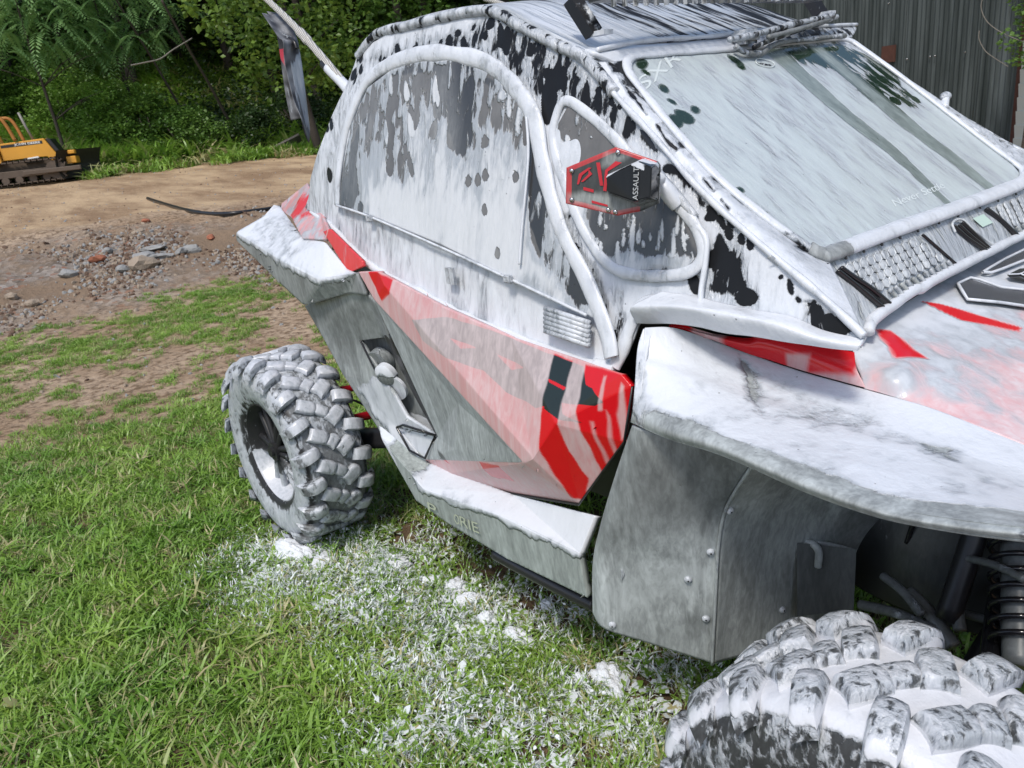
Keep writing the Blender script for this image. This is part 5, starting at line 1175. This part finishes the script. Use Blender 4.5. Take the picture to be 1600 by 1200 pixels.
for s in range(5):
    bm = rock(30+s, (.04, .032, .022), None); me = bpy.data.meshes.new('pebble'); bm.to_mesh(me); bm.free(); me.materials.append((stone_grey, stone_tan, stone_tan, stone_grey, plain('brown_clod', (.12, .075, .05), .95, var=.3))[s]); pm.append(me)
for i in range(15000):
    D = nr.normal(10.2, .95); a = math.radians(nr.uniform(154, 190)); x, y = TC.x+D*math.cos(a), TC.y+D*math.sin(a)
    if D < 8.5 or D > 12.5 or noise.noise(Vector((x, y, 0))*.8) < -.15+.3*nr.rand(): continue
    pts.append(((x, y, H(x, y)), tuple(nr.uniform(0, 3, 3)), nr.uniform(.2, .95)**1.5, nr.choice(5, p=(.15, .2, .15, .1, .40))))
for i in range(1500):
    D = nr.uniform(5, 24); a = math.radians(nr.uniform(145, 190)); x, y = TC.x+D*math.cos(a), TC.y+D*math.sin(a)
    pts.append(((x, y, H(x, y)), tuple(nr.uniform(0, 3, 3)), nr.uniform(.2, .6), nr.randint(0, 5)))
scatter('gravel', pts, pm, 'loose gravel and clods of the dirt heap')

# ---- black hose and the ditch
hz = [(231, 312), (262, 322), (292, 331), (330, 336), (372, 335), (425, 328), (470, 322)]
ho = tube('hose', [Gp(x, y)+Vector((0, 0, .02)) for x, y in hz], .028, M['black'], None, n=8, samples=80); tag(ho, 'long black drain hose lying along the edge of the dirt road', 'hose')
# board in the weeds
bp = Gp(450, 240)
bm = bmesh.new(); bm_box(bm, (0, 0, 0), (1.0, .06, .55)); bd = obj('board', bm, plain('weathered_board', (.16, .14, .12), .9, var=.25, scale=5), smooth=False)
bd.location = bp+Vector((0, 0, .22)); bd.rotation_euler = (1.1, -.35, math.radians(60)); tag(bd, 'weathered board leaning at the foot of the dark bank', 'board')

# ---- foliage
def leafmat(name, c1, c2, c3, tr=.3):
    t = NT(name); v = t.coords(); n = t.noise(v, .9, 4); n2 = t.noise(v, 9, 3)
    c = t.mix(t.sstep(n, .35, .65), c1, c2); c = t.mix(t.sstep(n2, .55, .75), c, c3); t.lk(c, t.b.inputs['Base Color']); t.b.inputs['Roughness'].default_value = .45
    a = t.n.new('ShaderNodeBsdfTranslucent'); t.lk(c, a.inputs[0]); ms = t.n.new('ShaderNodeMixShader'); ms.inputs[0].default_value = tr
    t.lk(t.b.outputs[0], ms.inputs[1]); t.lk(a.outputs[0], ms.inputs[2]); t.lk(ms.outputs[0], t.out.inputs[0]); return t.m
ml_dark = leafmat('shade_dark_leaves', (.018, .042, .010), (.032, .068, .016), (.055, .10, .026), .2)  # deep shade under the dense canopy put into the leaf colour
ml_mid = leafmat('mid_leaves', (.070, .15, .025), (.12, .22, .04), (.19, .29, .06))
ml_maple = leafmat('yellow_green_leaves', (.10, .18, .025), (.16, .26, .04), (.25, .33, .06), .4)
ml_sumac = leafmat('blue_green_leaflets', (.19, .34, .12), (.27, .44, .17), (.34, .50, .22), .45)
ml_bush = leafmat('bush_leaves', (.14, .27, .04), (.20, .35, .06), (.27, .42, .09), .4)
bark = plain('bark', (.060, .048, .038), .9, var=.3, scale=10, bump=.02); barkpale = plain('pale_dead_wood', (.22, .20, .17), .8, var=.2)
def leaves_mesh(name, centers, per, lsize, clump_r, mat, seed, droop=.3):
    q = np.random.RandomState(seed); n = len(centers)*per
    c = np.repeat(np.asarray(centers), per, 0)+q.normal(0, clump_r, (n, 3))*[1, 1, .6]
    d = q.normal(0, 1, (n, 3)); d[:, 2] = d[:, 2]*.35-droop; d /= np.linalg.norm(d, axis=1)[:, None]
    s = np.cross(d, q.normal(0, 1, (n, 3))*[.4, .4, 1]); s /= np.linalg.norm(s, axis=1)[:, None]
    L = lsize*q.uniform(.6, 1.3, (n, 1)); nrm = np.cross(d, s)
    V_ = np.stack([c, c+d*L*.5+s*L*.38+nrm*L*.08, c+d*L, c+d*L*.5-s*L*.38+nrm*L*.08], 1).reshape(-1, 3)
    F_ = np.arange(n*4).reshape(-1, 4); F2 = np.concatenate([F_[:, [0, 1, 2]], F_[:, [0, 2, 3]]])
    me = bpy.data.meshes.new(name); me.from_pydata(V_.tolist(), [], F2.tolist()); me.materials.append(mat); return me
def branch_points(q, h0, h1, rad, n, flat=.7, lean=(0, 0)):
    out = []
    for _ in range(n):
        a = q.uniform(0, 6.283); u = q.random()**.5; z = q.uniform(0, 1); rr = rad*math.sin(math.pi*(.12+.80*z))**.7*u
        out.append((rr*math.cos(a)+lean[0]*z, rr*math.sin(a)+lean[1]*z, h0+(h1-h0)*z))
    return out
def trunk_mesh(q, h, r, lean, limbs, crown):
    bm = bmesh.new(); P = [Vector((lean[0]*s+.15*math.sin(3*s+q.random()), lean[1]*s+.12*math.cos(4*s), h*s)) for s in [i/7 for i in range(8)]]
    P = [p-P[0] for p in P]; P = [p+Vector((0, 0, -.3)) for p in P]
    bm_tube(bm, P, lambda t: r*(1-.75*t), 9)
    for _ in range(limbs):
        s = q.uniform(.3, .95); b = P[int(s*7)]; a = q.uniform(0, 6.28); L = crown*q.uniform(.5, .95)
        e = [b, b+Vector((math.cos(a)*L*.5, math.sin(a)*L*.5, L*.28)), b+Vector((math.cos(a)*L, math.sin(a)*L, L*.42))]
        bm_tube(bm, cr(e, 7), lambda t: r*.32*(1-.8*t), 6)
    me = bpy.data.meshes.new('trunk'); bm.to_mesh(me); bm.free(); me.materials.append(bark); me.polygons.foreach_set('use_smooth', [True]*len(me.polygons)); return me
KINDS = {}
def kind(nm, seed, h, r, crown, h0, n, per, ls, cr_, mat, lean=(0, 0), limbs=9, droop=.3):
    q = random.Random(seed); pts_ = branch_points(q, h0, h+.6, crown, n, lean=lean)
    KINDS[nm] = (trunk_mesh(q, h, r, lean, limbs, crown), leaves_mesh('crown', pts_, per, ls, cr_, mat, seed, droop))
kind('dark_a', 1, 9.5, .20, 2.9, 3.0, 260, 26, .22, .30, ml_dark); kind('dark_b', 2, 11, .24, 3.3, 3.2, 300, 26, .22, .32, ml_dark); kind('mid_a', 3, 8.5, .17, 2.6, 2.2, 260, 26, .19, .26, ml_mid); kind('mid_b', 4, 9.5, .2, 3.0, 2.6, 280, 26, .2, .28, ml_mid)
kind('maple', 5, 7.5, .14, 2.6, 1.9, 230, 26, .17, .26, ml_maple, lean=(.8, 0), droop=.5)
def tree(nm, k, x, y, sc_, rz, label, cat='tree', group='trees on the wooded bank'):
    T = thing(nm, label, cat, (x, y, H(x, y)-.1), rz, group); T.scale = (sc_, sc_, sc_)
    for n_, me in zip(('trunk', 'crown'), KINDS[k]):
        o = bpy.data.objects.new(n_, me); COL.objects.link(o); o.parent = T
    return T
def pol(D, az): return TC.x+D*math.cos(math.radians(az)), TC.y+D*math.sin(math.radians(az))
TR = [('dark_a', 33, 173.5, 'dark tree at the far left edge behind the bulldozer'), ('dark_b', 36, 170, 'tall dark tree directly behind the bulldozer stack'), ('dark_a', 37, 166.5, 'dark tree behind the drooping fronds'), ('dark_b', 35, 163.4, 'dark tree left of the leaning trunk'),
      ('mid_b', 37, 160.5, 'mid green tree behind the leaning trunk'), ('dark_b', 36, 157.6, 'dark tree behind the flag'), ('dark_a', 33, 155.0, 'dark tree right of the flag'), ('mid_a', 31, 152.4, 'mid green tree beside the cab rear edge'), ('dark_b', 34, 149.2, 'dark tree over the cab roof, left'),
      ('mid_b', 30, 146.4, 'mid green tree over the cab roof, middle'), ('dark_a', 33, 143.2, 'dark tree over the cab roof, right'), ('dark_b', 31, 139.5, 'dark tree behind the roof crest')]
for i, (k, D, az, lb) in enumerate(TR):
    x, y = pol(D, az); tree('broadleaf_tree', k, x, y, rnd.uniform(.92, 1.15), rnd.uniform(0, 6.28), lb)
x, y = pol(23.5, 152.7); mt = tree('maple_tree', 'maple', x, y, 1.0, 3.9, 'yellow green leafy tree with low branches hanging beside the flag')
# drooping compound-leaf trees (upper left)
def frond_crown(seed, centers, L, mat):
    q = random.Random(seed); V_ = []; F_ = []
    for c in centers:
        a = q.uniform(0, 6.28); Lf = L*q.uniform(.7, 1.2); el = q.uniform(-.1, .5)
        for k in range(1, 13):
            s = k/12; p = Vector(c)+Vector((math.cos(a)*Lf*s*.85, math.sin(a)*Lf*s*.85, Lf*(el*s-.95*s*s)))
            fw = Vector((math.cos(a), math.sin(a), el-1.5*s)).normalized(); sd_ = Vector((-math.sin(a), math.cos(a), 0)); ll = Lf*.26*math.sin(math.pi*(.18+.72*s))
            for sg_ in (-1, 1):
                d = (sd_*sg_+fw*.55+Vector((0, 0, -.38))).normalized(); w2 = fw*ll*.22; b = len(V_)
                V_ += [tuple(p), tuple(p+d*ll*.45+w2), tuple(p+d*ll), tuple(p+d*ll*.45-w2)]; F_ += [(b, b+1, b+2), (b, b+2, b+3)]
    me = bpy.data.meshes.new('crown'); me.from_pydata(V_, [], F_); me.materials.append(mat); return me
q = random.Random(11)
fc1 = branch_points(q, 3.3, 7.4, 2.3, 420); KINDS['frond_a'] = (trunk_mesh(q, 6.4, .06, (.5, 0), 10, 2.0), frond_crown(12, fc1, .85, ml_sumac))
fc2 = branch_points(q, 3.0, 7.0, 2.1, 380); KINDS['frond_b'] = (trunk_mesh(q, 6.0, .06, (-.5, .2), 10, 1.8), frond_crown(13, fc2, .82, ml_sumac))
for D, az, k, s, rz, lb in ((27.5, 168.2, 'frond_a', 1.0, 0, 'tree with long drooping compound leaves, left of its twin'), (28.5, 163.6, 'frond_b', 1.05, 1.4, 'tree with drooping compound leaves nearer the leaning trunk')):
    x, y = pol(D, az); tree('frond_tree', k, x, y, s, rz, lb, group='trees with drooping compound leaves')
# thin leaning trunks and a dead branch
for (x0, y0), (x1, y1), r, D0, lb in (((352, 178), (300, 85), .055, 27, 'thin bare trunk leaning left in the dark gap of the bank'), ((280, 165), (200, 30), .045, 28.5, 'thinner leaning trunk further left in the dark gap'), ((668, 60), (655, -40), .16, 31, 'thick brown trunk rising behind the cab roof')):
    def on(px, py, D):
        q_ = ray(px, py); return CAM+q_*(D/math.hypot(q_.x, q_.y))
    a, b = on(x0, y0, D0), on(x1, y1, D0-1.0); a.z = min(a.z, H(a.x, a.y)+.0) if False else a.z
    g0 = a+(a-b)*.6
    o = tube('tree_trunk', [g0, a, a.lerp(b, .5)+Vector((0, 0, .05)), b, b+(b-a)*.8], lambda t: r*(1-.4*t), bark, None, n=8); tag(o, lb, 'tree trunk', 'bare trunks on the bank')
o = tube('dead_branch', [on(205, 102, 24), on(225, 98, 24.2), on(250, 92, 24.5), on(270, 78, 25), on(300, 60, 26)], .018, barkpale, None, n=6); tag(o, 'pale bare branch hanging in front of the dark gap', 'branch')
# bushes
def bush(px, py, w_, h_, mat, lb, seed, per=34, ls=.10):
    D0 = None; p = Gp(px, py); q = random.Random(seed); pts_ = []
    for _ in range(int(40*w_*h_)+24):
        a = q.uniform(0, 6.28); z = q.random()**.8; rr = w_*.5*math.sqrt(max(0, 1-(z*.92)**2))*q.random()**.4; hz_ = z*h_*(.7+.5*abs(math.sin(a*1.5+seed))); pts_.append((rr*math.cos(a)*1.15+q.gauss(0, .12), rr*math.sin(a)*1.15, hz_+abs(q.gauss(0, .12))))
    T = thing('bush', lb, 'bush', tuple(p), 0, 'bushes along the bank')
    o = bpy.data.objects.new('foliage', leaves_mesh('foliage', pts_, per, ls, .14, mat, seed, .0)); COL.objects.link(o); o.parent = T
    bm = bmesh.new()
    for k in range(5):
        a = q.uniform(0, 6.28); bm_tube(bm, [Vector((0, 0, -.1)), Vector((math.cos(a)*w_*.2, math.sin(a)*w_*.2, h_*.45)), Vector((math.cos(a)*w_*.33, math.sin(a)*w_*.33, h_*.8))], .015, 5)
    o = obj('stem', bm, bark); o.parent = T
    return T
BU = [(160, 258, 1.8, 1.2, ml_bush, 'bright bush just right of the bulldozer blade'), (118, 235, 2.2, 2.0, ml_bush, 'bushy shrub rising behind the bulldozer hood'), (60, 215, 2.4, 1.8, ml_bush, 'leafy shrub behind the bulldozer canopy post'), (10, 215, 2.6, 1.9, ml_mid, 'shrub at the left edge behind the bulldozer'),
      (205, 258, 2.6, 2.0, ml_bush, 'rounded grassy bush in the sun, middle left'), (250, 252, 2.4, 1.6, ml_mid, 'darker bush right of the sunny one'), (300, 250, 2.2, 1.2, ml_mid, 'low bush left of the bare earth scar'), (345, 246, 2.0, .8, ml_mid, 'low bush right of the earth scar'), (400, 236, 2.0, .9, ml_dark, 'dark bush left of the board'),
      (480, 225, 2.0, 1.4, ml_dark, 'dark bush right of the board'), (175, 215, 3.0, 1.6, ml_mid, 'bush higher on the bank behind the sunny one')]
for i, (px, py, a, b, m, lb) in enumerate(BU): bush(px, py, a, b, m, lb, 200+i)
# the dense dark wood filling the slope behind: reads as one mass
q = nr; cen_ = []
for i in range(4200):
    D = q.uniform(36, 62); az = q.uniform(128, 188); x, y = pol(D, az); cen_.append((x, y, H(x, y)+q.uniform(.3, 11.5)*(1 if D < 50 else .8)))
wd = bpy.data.objects.new('forest', leaves_mesh('forest', cen_, 30, .34, .75, ml_dark, 77)); COL.objects.link(wd); tag(wd, 'dense dark woodland filling the slope', kind='stuff')
cen_ = []
for i in range(700):
    D = q.uniform(29, 38); az = q.uniform(148, 161.5); x, y = pol(D, az); cen_.append((x, y, H(x, y)+q.uniform(.1, .9)))
wd = bpy.data.objects.new('undergrowth', leaves_mesh('undergrowth', cen_, 24, .16, .4, ml_dark, 78, 0)); COL.objects.link(wd); tag(wd, 'low green undergrowth on the bank', kind='stuff')

# ---- metal barn and the clapboard house, right
def on2(px, D):
    q_ = ray(px, 150); a = math.atan2(q_.y, q_.x); return Vector((TC.x+D*math.cos(a), TC.y+D*math.sin(a), 0))
b0 = on2(1590, 11.6); b1 = on2(1230, 15.0)
e = (b1-b0); Lb = e.length; e.normalize(); nb_ = Vector((-e.y, e.x, 0)); nb_ = nb_ if nb_.dot(TC-b0) > 0 else -nb_
b1 = b0+e*(Lb+3); Lb += 3
BN = thing('metal_barn', 'dark weathered barn with vertical corrugated metal siding', 'barn', (b0.x, b0.y, 0))
t = NT('corrugated_siding'); v = t.coords((1, 1, .05)); n1 = t.noise(v, 9, 5, .6); n2 = t.noise(t.coords((1, 1, .12)), 3, 4)
c = t.mix(t.sstep(n1, .35, .7), (.020, .028, .026), (.075, .090, .088)); c = t.mix(t.sstep(n2, .58, .72), c, (.11, .13, .13)); t.lk(c, t.b.inputs['Base Color']); t.b.inputs['Roughness'].default_value = .5; t.b.inputs['Metallic'].default_value = .25
PW = .62; npan = int(Lb/PW)+1
smesh = bpy.data.meshes.new('siding_panel'); V_ = []; F_ = []
NS = 56
for i in range(NS+1):
    x = i/NS*PW; o_ = .016*math.sin(i/NS*2*math.pi*8)+.0
    for z in (-.3, 1.6, 3.2, 5.0): V_.append((x, o_+(0 if z < 3 else 0), z))
for i in range(NS):
    for j in range(3): F_.append((i*4+j, i*4+4+j, i*4+5+j, i*4+1+j))
smesh.from_pydata(V_, [], F_); smesh.materials.append(t.m); smesh.polygons.foreach_set('use_smooth', [True]*len(smesh.polygons))
ang = math.atan2(e.y, e.x)
for k in range(npan):
    o = bpy.data.objects.new('siding_panel', smesh); COL.objects.link(o); o.parent = BN; p = e*(k*PW)+nb_*(.006*(k % 2)); o.location = (p.x, p.y, H(b0.x, b0.y)-.2); o.rotation_euler = (0, 0, ang)
rust = plain('rusted_steel', (.085, .032, .02), .85, var=.4, scale=20, bump=.01)
bm = bmesh.new(); bm_box(bm, b0+nb_*.02-e*.03+Vector((0, 0, 2.6)), (.07, .05, 5.2), Matrix.Rotation(ang, 3, 'Z')); obj('corner_trim', bm, rust, BN, smooth=False)
pr2 = b0+e*3.05+nb_*.03; bm = bmesh.new(); 
q_ = ray(1391, 84); 
# rusty patch: where the sight line meets the wall
tt = (b0-CAM).dot(nb_)/q_.dot(nb_); rp = CAM+q_*tt+nb_*.03
bm_box(bm, rp, (.26, .02, .22), Matrix.Rotation(ang, 3, 'Z')); obj('rust_patch', bm, rust, BN, smooth=False)
bm = bmesh.new()
back = -nb_*6
for a, b in ((b0, b0+back), (b0+back, b1+back), (b1+back, b1)):
    d = b-a; bm_box(bm, (a+b)/2+Vector((0, 0, 2.4)), (d.length, .05, 4.8), Matrix.Rotation(math.atan2(d.y, d.x), 3, 'Z'))
obj('rear_walls', bm, t.m, BN, smooth=False)
bm = bmesh.new(); rdg = (b0+b1)/2+back/2
for s in (0, 1):
    a0_, a1_ = (b0+nb_*.4-e*.3, b1+nb_*.4+e*.3) if s == 0 else (b0+back-nb_*.4-e*.3, b1+back-nb_*.4+e*.3)
    r0_, r1_ = b0+back/2-e*.3, b1+back/2+e*.3
    vs = [bm.verts.new(p) for p in (a0_+Vector((0, 0, 4.7)), a1_+Vector((0, 0, 4.7)), r1_+Vector((0, 0, 6.2)), r0_+Vector((0, 0, 6.2)))]; bm.faces.new(vs)
o = obj('roof', bm, t.m, BN, smooth=False); mm = o.modifiers.new('thickness', 'SOLIDIFY'); mm.thickness = .06
for px, py in ((1456, 88), (1464, 87), (1511, 81), (1391, 5), (1420, 92)):
    q_ = ray(px, py); tt = (b0-CAM).dot(nb_)/q_.dot(nb_); p = CAM+q_*tt+nb_*.03
    bm = bmesh.new(); bmesh.ops.create_icosphere(bm, subdivisions=2, radius=.012, matrix=Matrix.Translation(p)); obj('roofing_nail', bm, M['chrome'], BN)
# house with clapboards beyond the barn corner
h0 = on2(1592, 11.2); he = (on2(1790, 9.8)-h0); he.normalize(); hn = Vector((-he.y, he.x, 0)); hn = hn if hn.dot(TC-h0) > 0 else -hn
HS = thing('clapboard_house', 'cream clapboard house wall beyond the barn corner', 'house', (h0.x, h0.y, 0))
clap = plain('cream_vinyl_siding', (.50, .52, .47), .55, var=.05, scale=2)
bm = bmesh.new(); bm_box(bm, (0, 0, 0), (5.0, .022, .165), Matrix.Rotation(.11, 3, 'X')); cme = bpy.data.meshes.new('clapboard'); bm.to_mesh(cme); bm.free(); cme.materials.append(clap)
hang = math.atan2(he.y, he.x)
flip_ = 1 if Vector((math.sin(hang), -math.cos(hang), 0)).dot(hn) > 0 else -1
for k in range(30):
    o = bpy.data.objects.new('clapboard', cme); COL.objects.link(o); o.parent = HS; p = he*2.5; o.location = (p.x, p.y, .1+k*.15); o.rotation_euler = (0, 0, hang+(0 if flip_ > 0 else math.pi))
bm = bmesh.new(); c_ = h0+he*2.5-hn*2.02; bm_box(bm, (c_.x, c_.y, 2.3), (5.0, 4.0, 4.6), Matrix.Rotation(hang, 3, 'Z')); obj('wall', bm, clap, HS, smooth=False)
bm = bmesh.new(); bm_box(bm, (c_.x, c_.y, 4.75), (5.6, 4.7, .2), Matrix.Rotation(hang, 3, 'Z')); obj('roof', bm, M['darkmetal'], HS, smooth=False)
# branch of leaves and vines by the barn corner
vp = on2(1604, 10.2); q = random.Random(5)
T = thing('climbing_shrub', 'green leafy shrub hanging by the corner of the metal barn', 'shrub', (vp.x, vp.y, H(vp.x, vp.y)))
pts_ = [(q.gauss(0, .10), q.gauss(0, .12), q.uniform(1.15, 2.9)) for _ in range(110)]
o = bpy.data.objects.new('foliage', leaves_mesh('foliage', pts_, 20, .05, .06, ml_mid, 301)); COL.objects.link(o); o.parent = T
tube('stem', [vp+Vector((0, 0, .3)), vp+Vector((.03, 0, 1.2)), vp+Vector((0, .04, 2.4))], .015, bark, T)
def onw(px, py, D):
    q_ = ray(px, py); return CAM+q_*(D/math.hypot(q_.x, q_.y))
for pl_, lb in (([(1536, -5), (1533, 12), (1541, 32), (1560, 48), (1590, 62), (1605, 66)], 'thin bare vine tendril hanging high before the barn'), ([(1530, 48), (1530, 62), (1540, 80), (1556, 92), (1575, 104)], 'shorter bare vine tendril below the long one')):
    o = tube('vine', [onw(x, y, 10.0) for x, y in pl_], .004, barkpale, None, n=5); tag(o, lb, 'vine', 'vine tendrils before the barn')

# ---- bulldozer
DP = Gp(52, 288); 
q_ = ray(75, 250); dperp = Vector((-q_.y, q_.x, 0)).normalized()          # across the view, towards picture left
face = -dperp                                                              # the nose points to picture right
face = (face*1.0+Vector((-q_.x, -q_.y, 0)).normalized()*.25).normalized()
Z0 = thing('bulldozer', 'yellow crawler bulldozer parked at the left edge of the dirt road', 'bulldozer', (DP.x, DP.y, DP.z), math.atan2(face.y, face.x))
yel = plain('yellow_paint', (.62, .30, .03), .45, var=.12, scale=4); drt = plain('muddy_steel', (.10, .075, .055), .8, var=.35, scale=8); blk = M['black']
def dz(name, bm, mat, par=Z0, smooth=False):
    me = bpy.data.meshes.new(name); bmesh.ops.recalc_face_normals(bm, faces=bm.faces); bm.to_mesh(me); bm.free(); o = bpy.data.objects.new(name, me); COL.objects.link(o); o.parent = par; me.materials.append(mat)
    if smooth: me.polygons.foreach_set('use_smooth', [True]*len(me.polygons))
    return o
def boxes(*bs, bev=.02):
    bm = bmesh.new()
    for b in bs: bm_box(bm, b[0], b[1], Matrix.Rotation(b[2], 3, 'Y') if len(b) > 2 else None)
    if bev: bmesh.ops.bevel(bm, geom=bm.edges[:], offset=bev, segments=1, affect='EDGES')
    return bm
# local x forward (nose), y left, z up; the side seen is the right side (y<0)
def prism(prof_, y0, y1, bev=.015):
    bm = bmesh.new(); a = [bm.verts.new((x, y0, z)) for x, z in prof_]; b = [bm.verts.new((x, y1, z)) for x, z in prof_]; bm.faces.new(a); bm.faces.new(b[::-1])
    for i in range(len(a)): bm.faces.new((a[i], b[i], b[(i+1) % len(a)], a[(i+1) % len(a)]))
    bmesh.ops.recalc_face_normals(bm, faces=bm.faces)
    if bev: bmesh.ops.bevel(bm, geom=bm.edges[:], offset=bev, segments=1, affect='EDGES')
    return bm
hoodo = dz('hood', prism([(-.55, .80), (-.55, 1.32), (.78, 1.36), (1.16, .62), (.9, .58), (.75, .80)], -.42, .42), yel)
dz('grille', prism([(.80, 1.34), (.94, 1.34), (1.26, .68), (1.16, .62)], -.36, .36), blk)
dz('side_stripe', prism([(-.5, 1.19), (-.5, 1.27), (.72, 1.30), (.72, 1.21)], -.428, -.422, 0), blk, hoodo)
def doz_text(txt, x0, x1, z, h):
    cu = bpy.data.curves.new('t', 'FONT'); cu.body = txt; cu.size = 1; cu.extrude = .01; cu.offset = .02
    ob = bpy.data.objects.new('t', cu); COL.objects.link(ob); dg = bpy.context.evaluated_depsgraph_get(); me = bpy.data.meshes.new_from_object(ob.evaluated_get(dg)); bpy.data.objects.remove(ob)
    xs = [v.co.x for v in me.vertices]; a, b = min(xs), max(xs)
    for v in me.vertices: c = v.co.copy(); v.co = (x0+(c.x-a)/(b-a)*(x1-x0), -.4295-c.z*.2, z+c.y*h/.7)
    o = bpy.data.objects.new('hood_lettering', me); COL.objects.link(o); o.parent = hoodo; o['kind'] = 'stuff'; me.materials.append(plain('white_lettering', (.75, .75, .72), .5, var=.03))
doz_text('JOHN DEERE', -.10, .66, 1.225, .065)
dz('frame', boxes(((0.1, 0, .62), (2.2, .7, .3))), drt)
dz('engine_side', boxes(((.3, -.40, .74), (.5, .06, .16)), bev=.01), blk)
dz('lift_cylinder', boxes(((.35, -.47, .80), (.34, .05, .05), -.05), ((1.32, -.45, .52), (.22, .05, .05)), bev=.01), plain('bright_cylinder', (.7, .7, .68), .3, var=.05))
dz('cab_base', prism([(-1.5, .7), (-1.5, 1.1), (-.62, 1.2), (-.55, .72)], -.55, .55), yel)
for s in (-1, 1):
    bm = bmesh.new(); bm_tube(bm, [Vector((-.62, s*.5, 1.1)), Vector((-.82, s*.5, 1.95))], .06, 4); dz('canopy_post', bm, yel)
    bm = bmesh.new(); bm_tube(bm, cr([Vector((-1.3, s*.5, 2.1)), Vector((-.55, s*.5, 2.13)), Vector((-.22, s*.5, 2.02)), Vector((-.02, s*.46, 1.36))], 20), .055, 8); dz('guard_bar', bm, plain('rusty_yellow', (.36, .15, .03), .7, var=.3), smooth=True)
dz('canopy_roof', boxes(((-1.2, 0, 2.12), (1.1, 1.3, .08))), yel)
dz('operator_seat', boxes(((-1.2, 0, 1.3), (.5, .5, .2)), ((-1.45, 0, 1.6), (.12, .5, .6))), blk)
bm = bmesh.new(); bm_tube(bm, [Vector((.42, -.12, 1.3)), Vector((.30, -.12, 1.75)), Vector((.20, -.12, 2.22))], .04, 10); dz('exhaust_pipe', bm, plain('dull_exhaust', (.20, .19, .17), .5), smooth=True)
for s in (-1, 1):
    y0 = s*.62
    tr = dz('track_frame', boxes(((-.2, y0, .36), (2.2, .16, .22)), bev=.02), drt)
    for x in (-1.35, .98):
        bm = bmesh.new(); bm_tube(bm, [Vector((x, y0-.14, .38)), Vector((x, y0+.14, .38))], .29, 20); dz('sprocket', bm, drt, tr)
    for x in (-.95, -.55, -.15, .25, .65):
        bm = bmesh.new(); bm_tube(bm, [Vector((x, y0-.12, .18)), Vector((x, y0+.12, .18))], .11, 14); dz('track_roller', bm, drt, tr)
    path = [(-1.35, .08), (.98, .08)]+[(.98+.32*math.cos(a), .40+.32*math.sin(a)) for a in np.linspace(-1.45, 1.45, 7)]+[(.98, .72), (-1.35, .72)]+[(-1.35-.32*math.cos(a), .40+.32*math.sin(a)) for a in np.linspace(1.45, -1.45, 7)]
    PP = even([Vector((x, 0, z)) for x, z in path]+[Vector((-1.35, 0, .08))], 44)
    bm = bmesh.new(); bm_box(bm, (0, 0, 0), (.135, .36, .035)); bm_box(bm, (.045, 0, .03), (.02, .36, .045)); shoe = bpy.data.meshes.new('track_shoe'); bm.to_mesh(shoe); bm.free(); shoe.materials.append(drt)
    for i in range(43):
        d = PP[i+1]-PP[i]; o = bpy.data.objects.new('track_shoe', shoe); COL.objects.link(o); o.parent = tr; m_ = (PP[i]+PP[i+1])/2; o.location = (m_.x, y0, m_.z); o.rotation_euler = (math.pi if True else 0, math.atan2(d.z, d.x), 0)
bm = bmesh.new(); n_ = 8; rowsb = []
for yy in (-.95, -.3, .3, .95):
    rowsb.append([bm.verts.new((1.78-.16*math.sin(math.pi*(i/n_))+.05*(i/n_), yy, .06+.88*i/n_)) for i in range(n_+1)])
for a, b in zip(rowsb, rowsb[1:]):
    for i in range(n_): bm.faces.new((a[i], b[i], b[i+1], a[i+1]))
bmesh.ops.solidify(bm, geom=bm.faces[:], thickness=.04); bl = dz('blade', bm, plain('worn_blade_steel', (.075, .07, .06), .5, .4, var=.3, scale=6))
bl.rotation_euler = (0, 0, -.55); bl.location = (.12, .82, 0)
dz('push_arm', boxes(((.9, -.86, .36), (1.7, .10, .14)), ((.9, .86, .36), (1.7, .10, .14))), drt)
dz('blade_mount', boxes(((1.45, -.3, .62), (.3, .5, .22)), ((1.5, -.45, .86), (.22, .25, .12))), yel)
Z0.scale = (.80, .80, .80)
Z0.rotation_euler = (math.radians(-1), 0, Z0.rotation_euler.z)
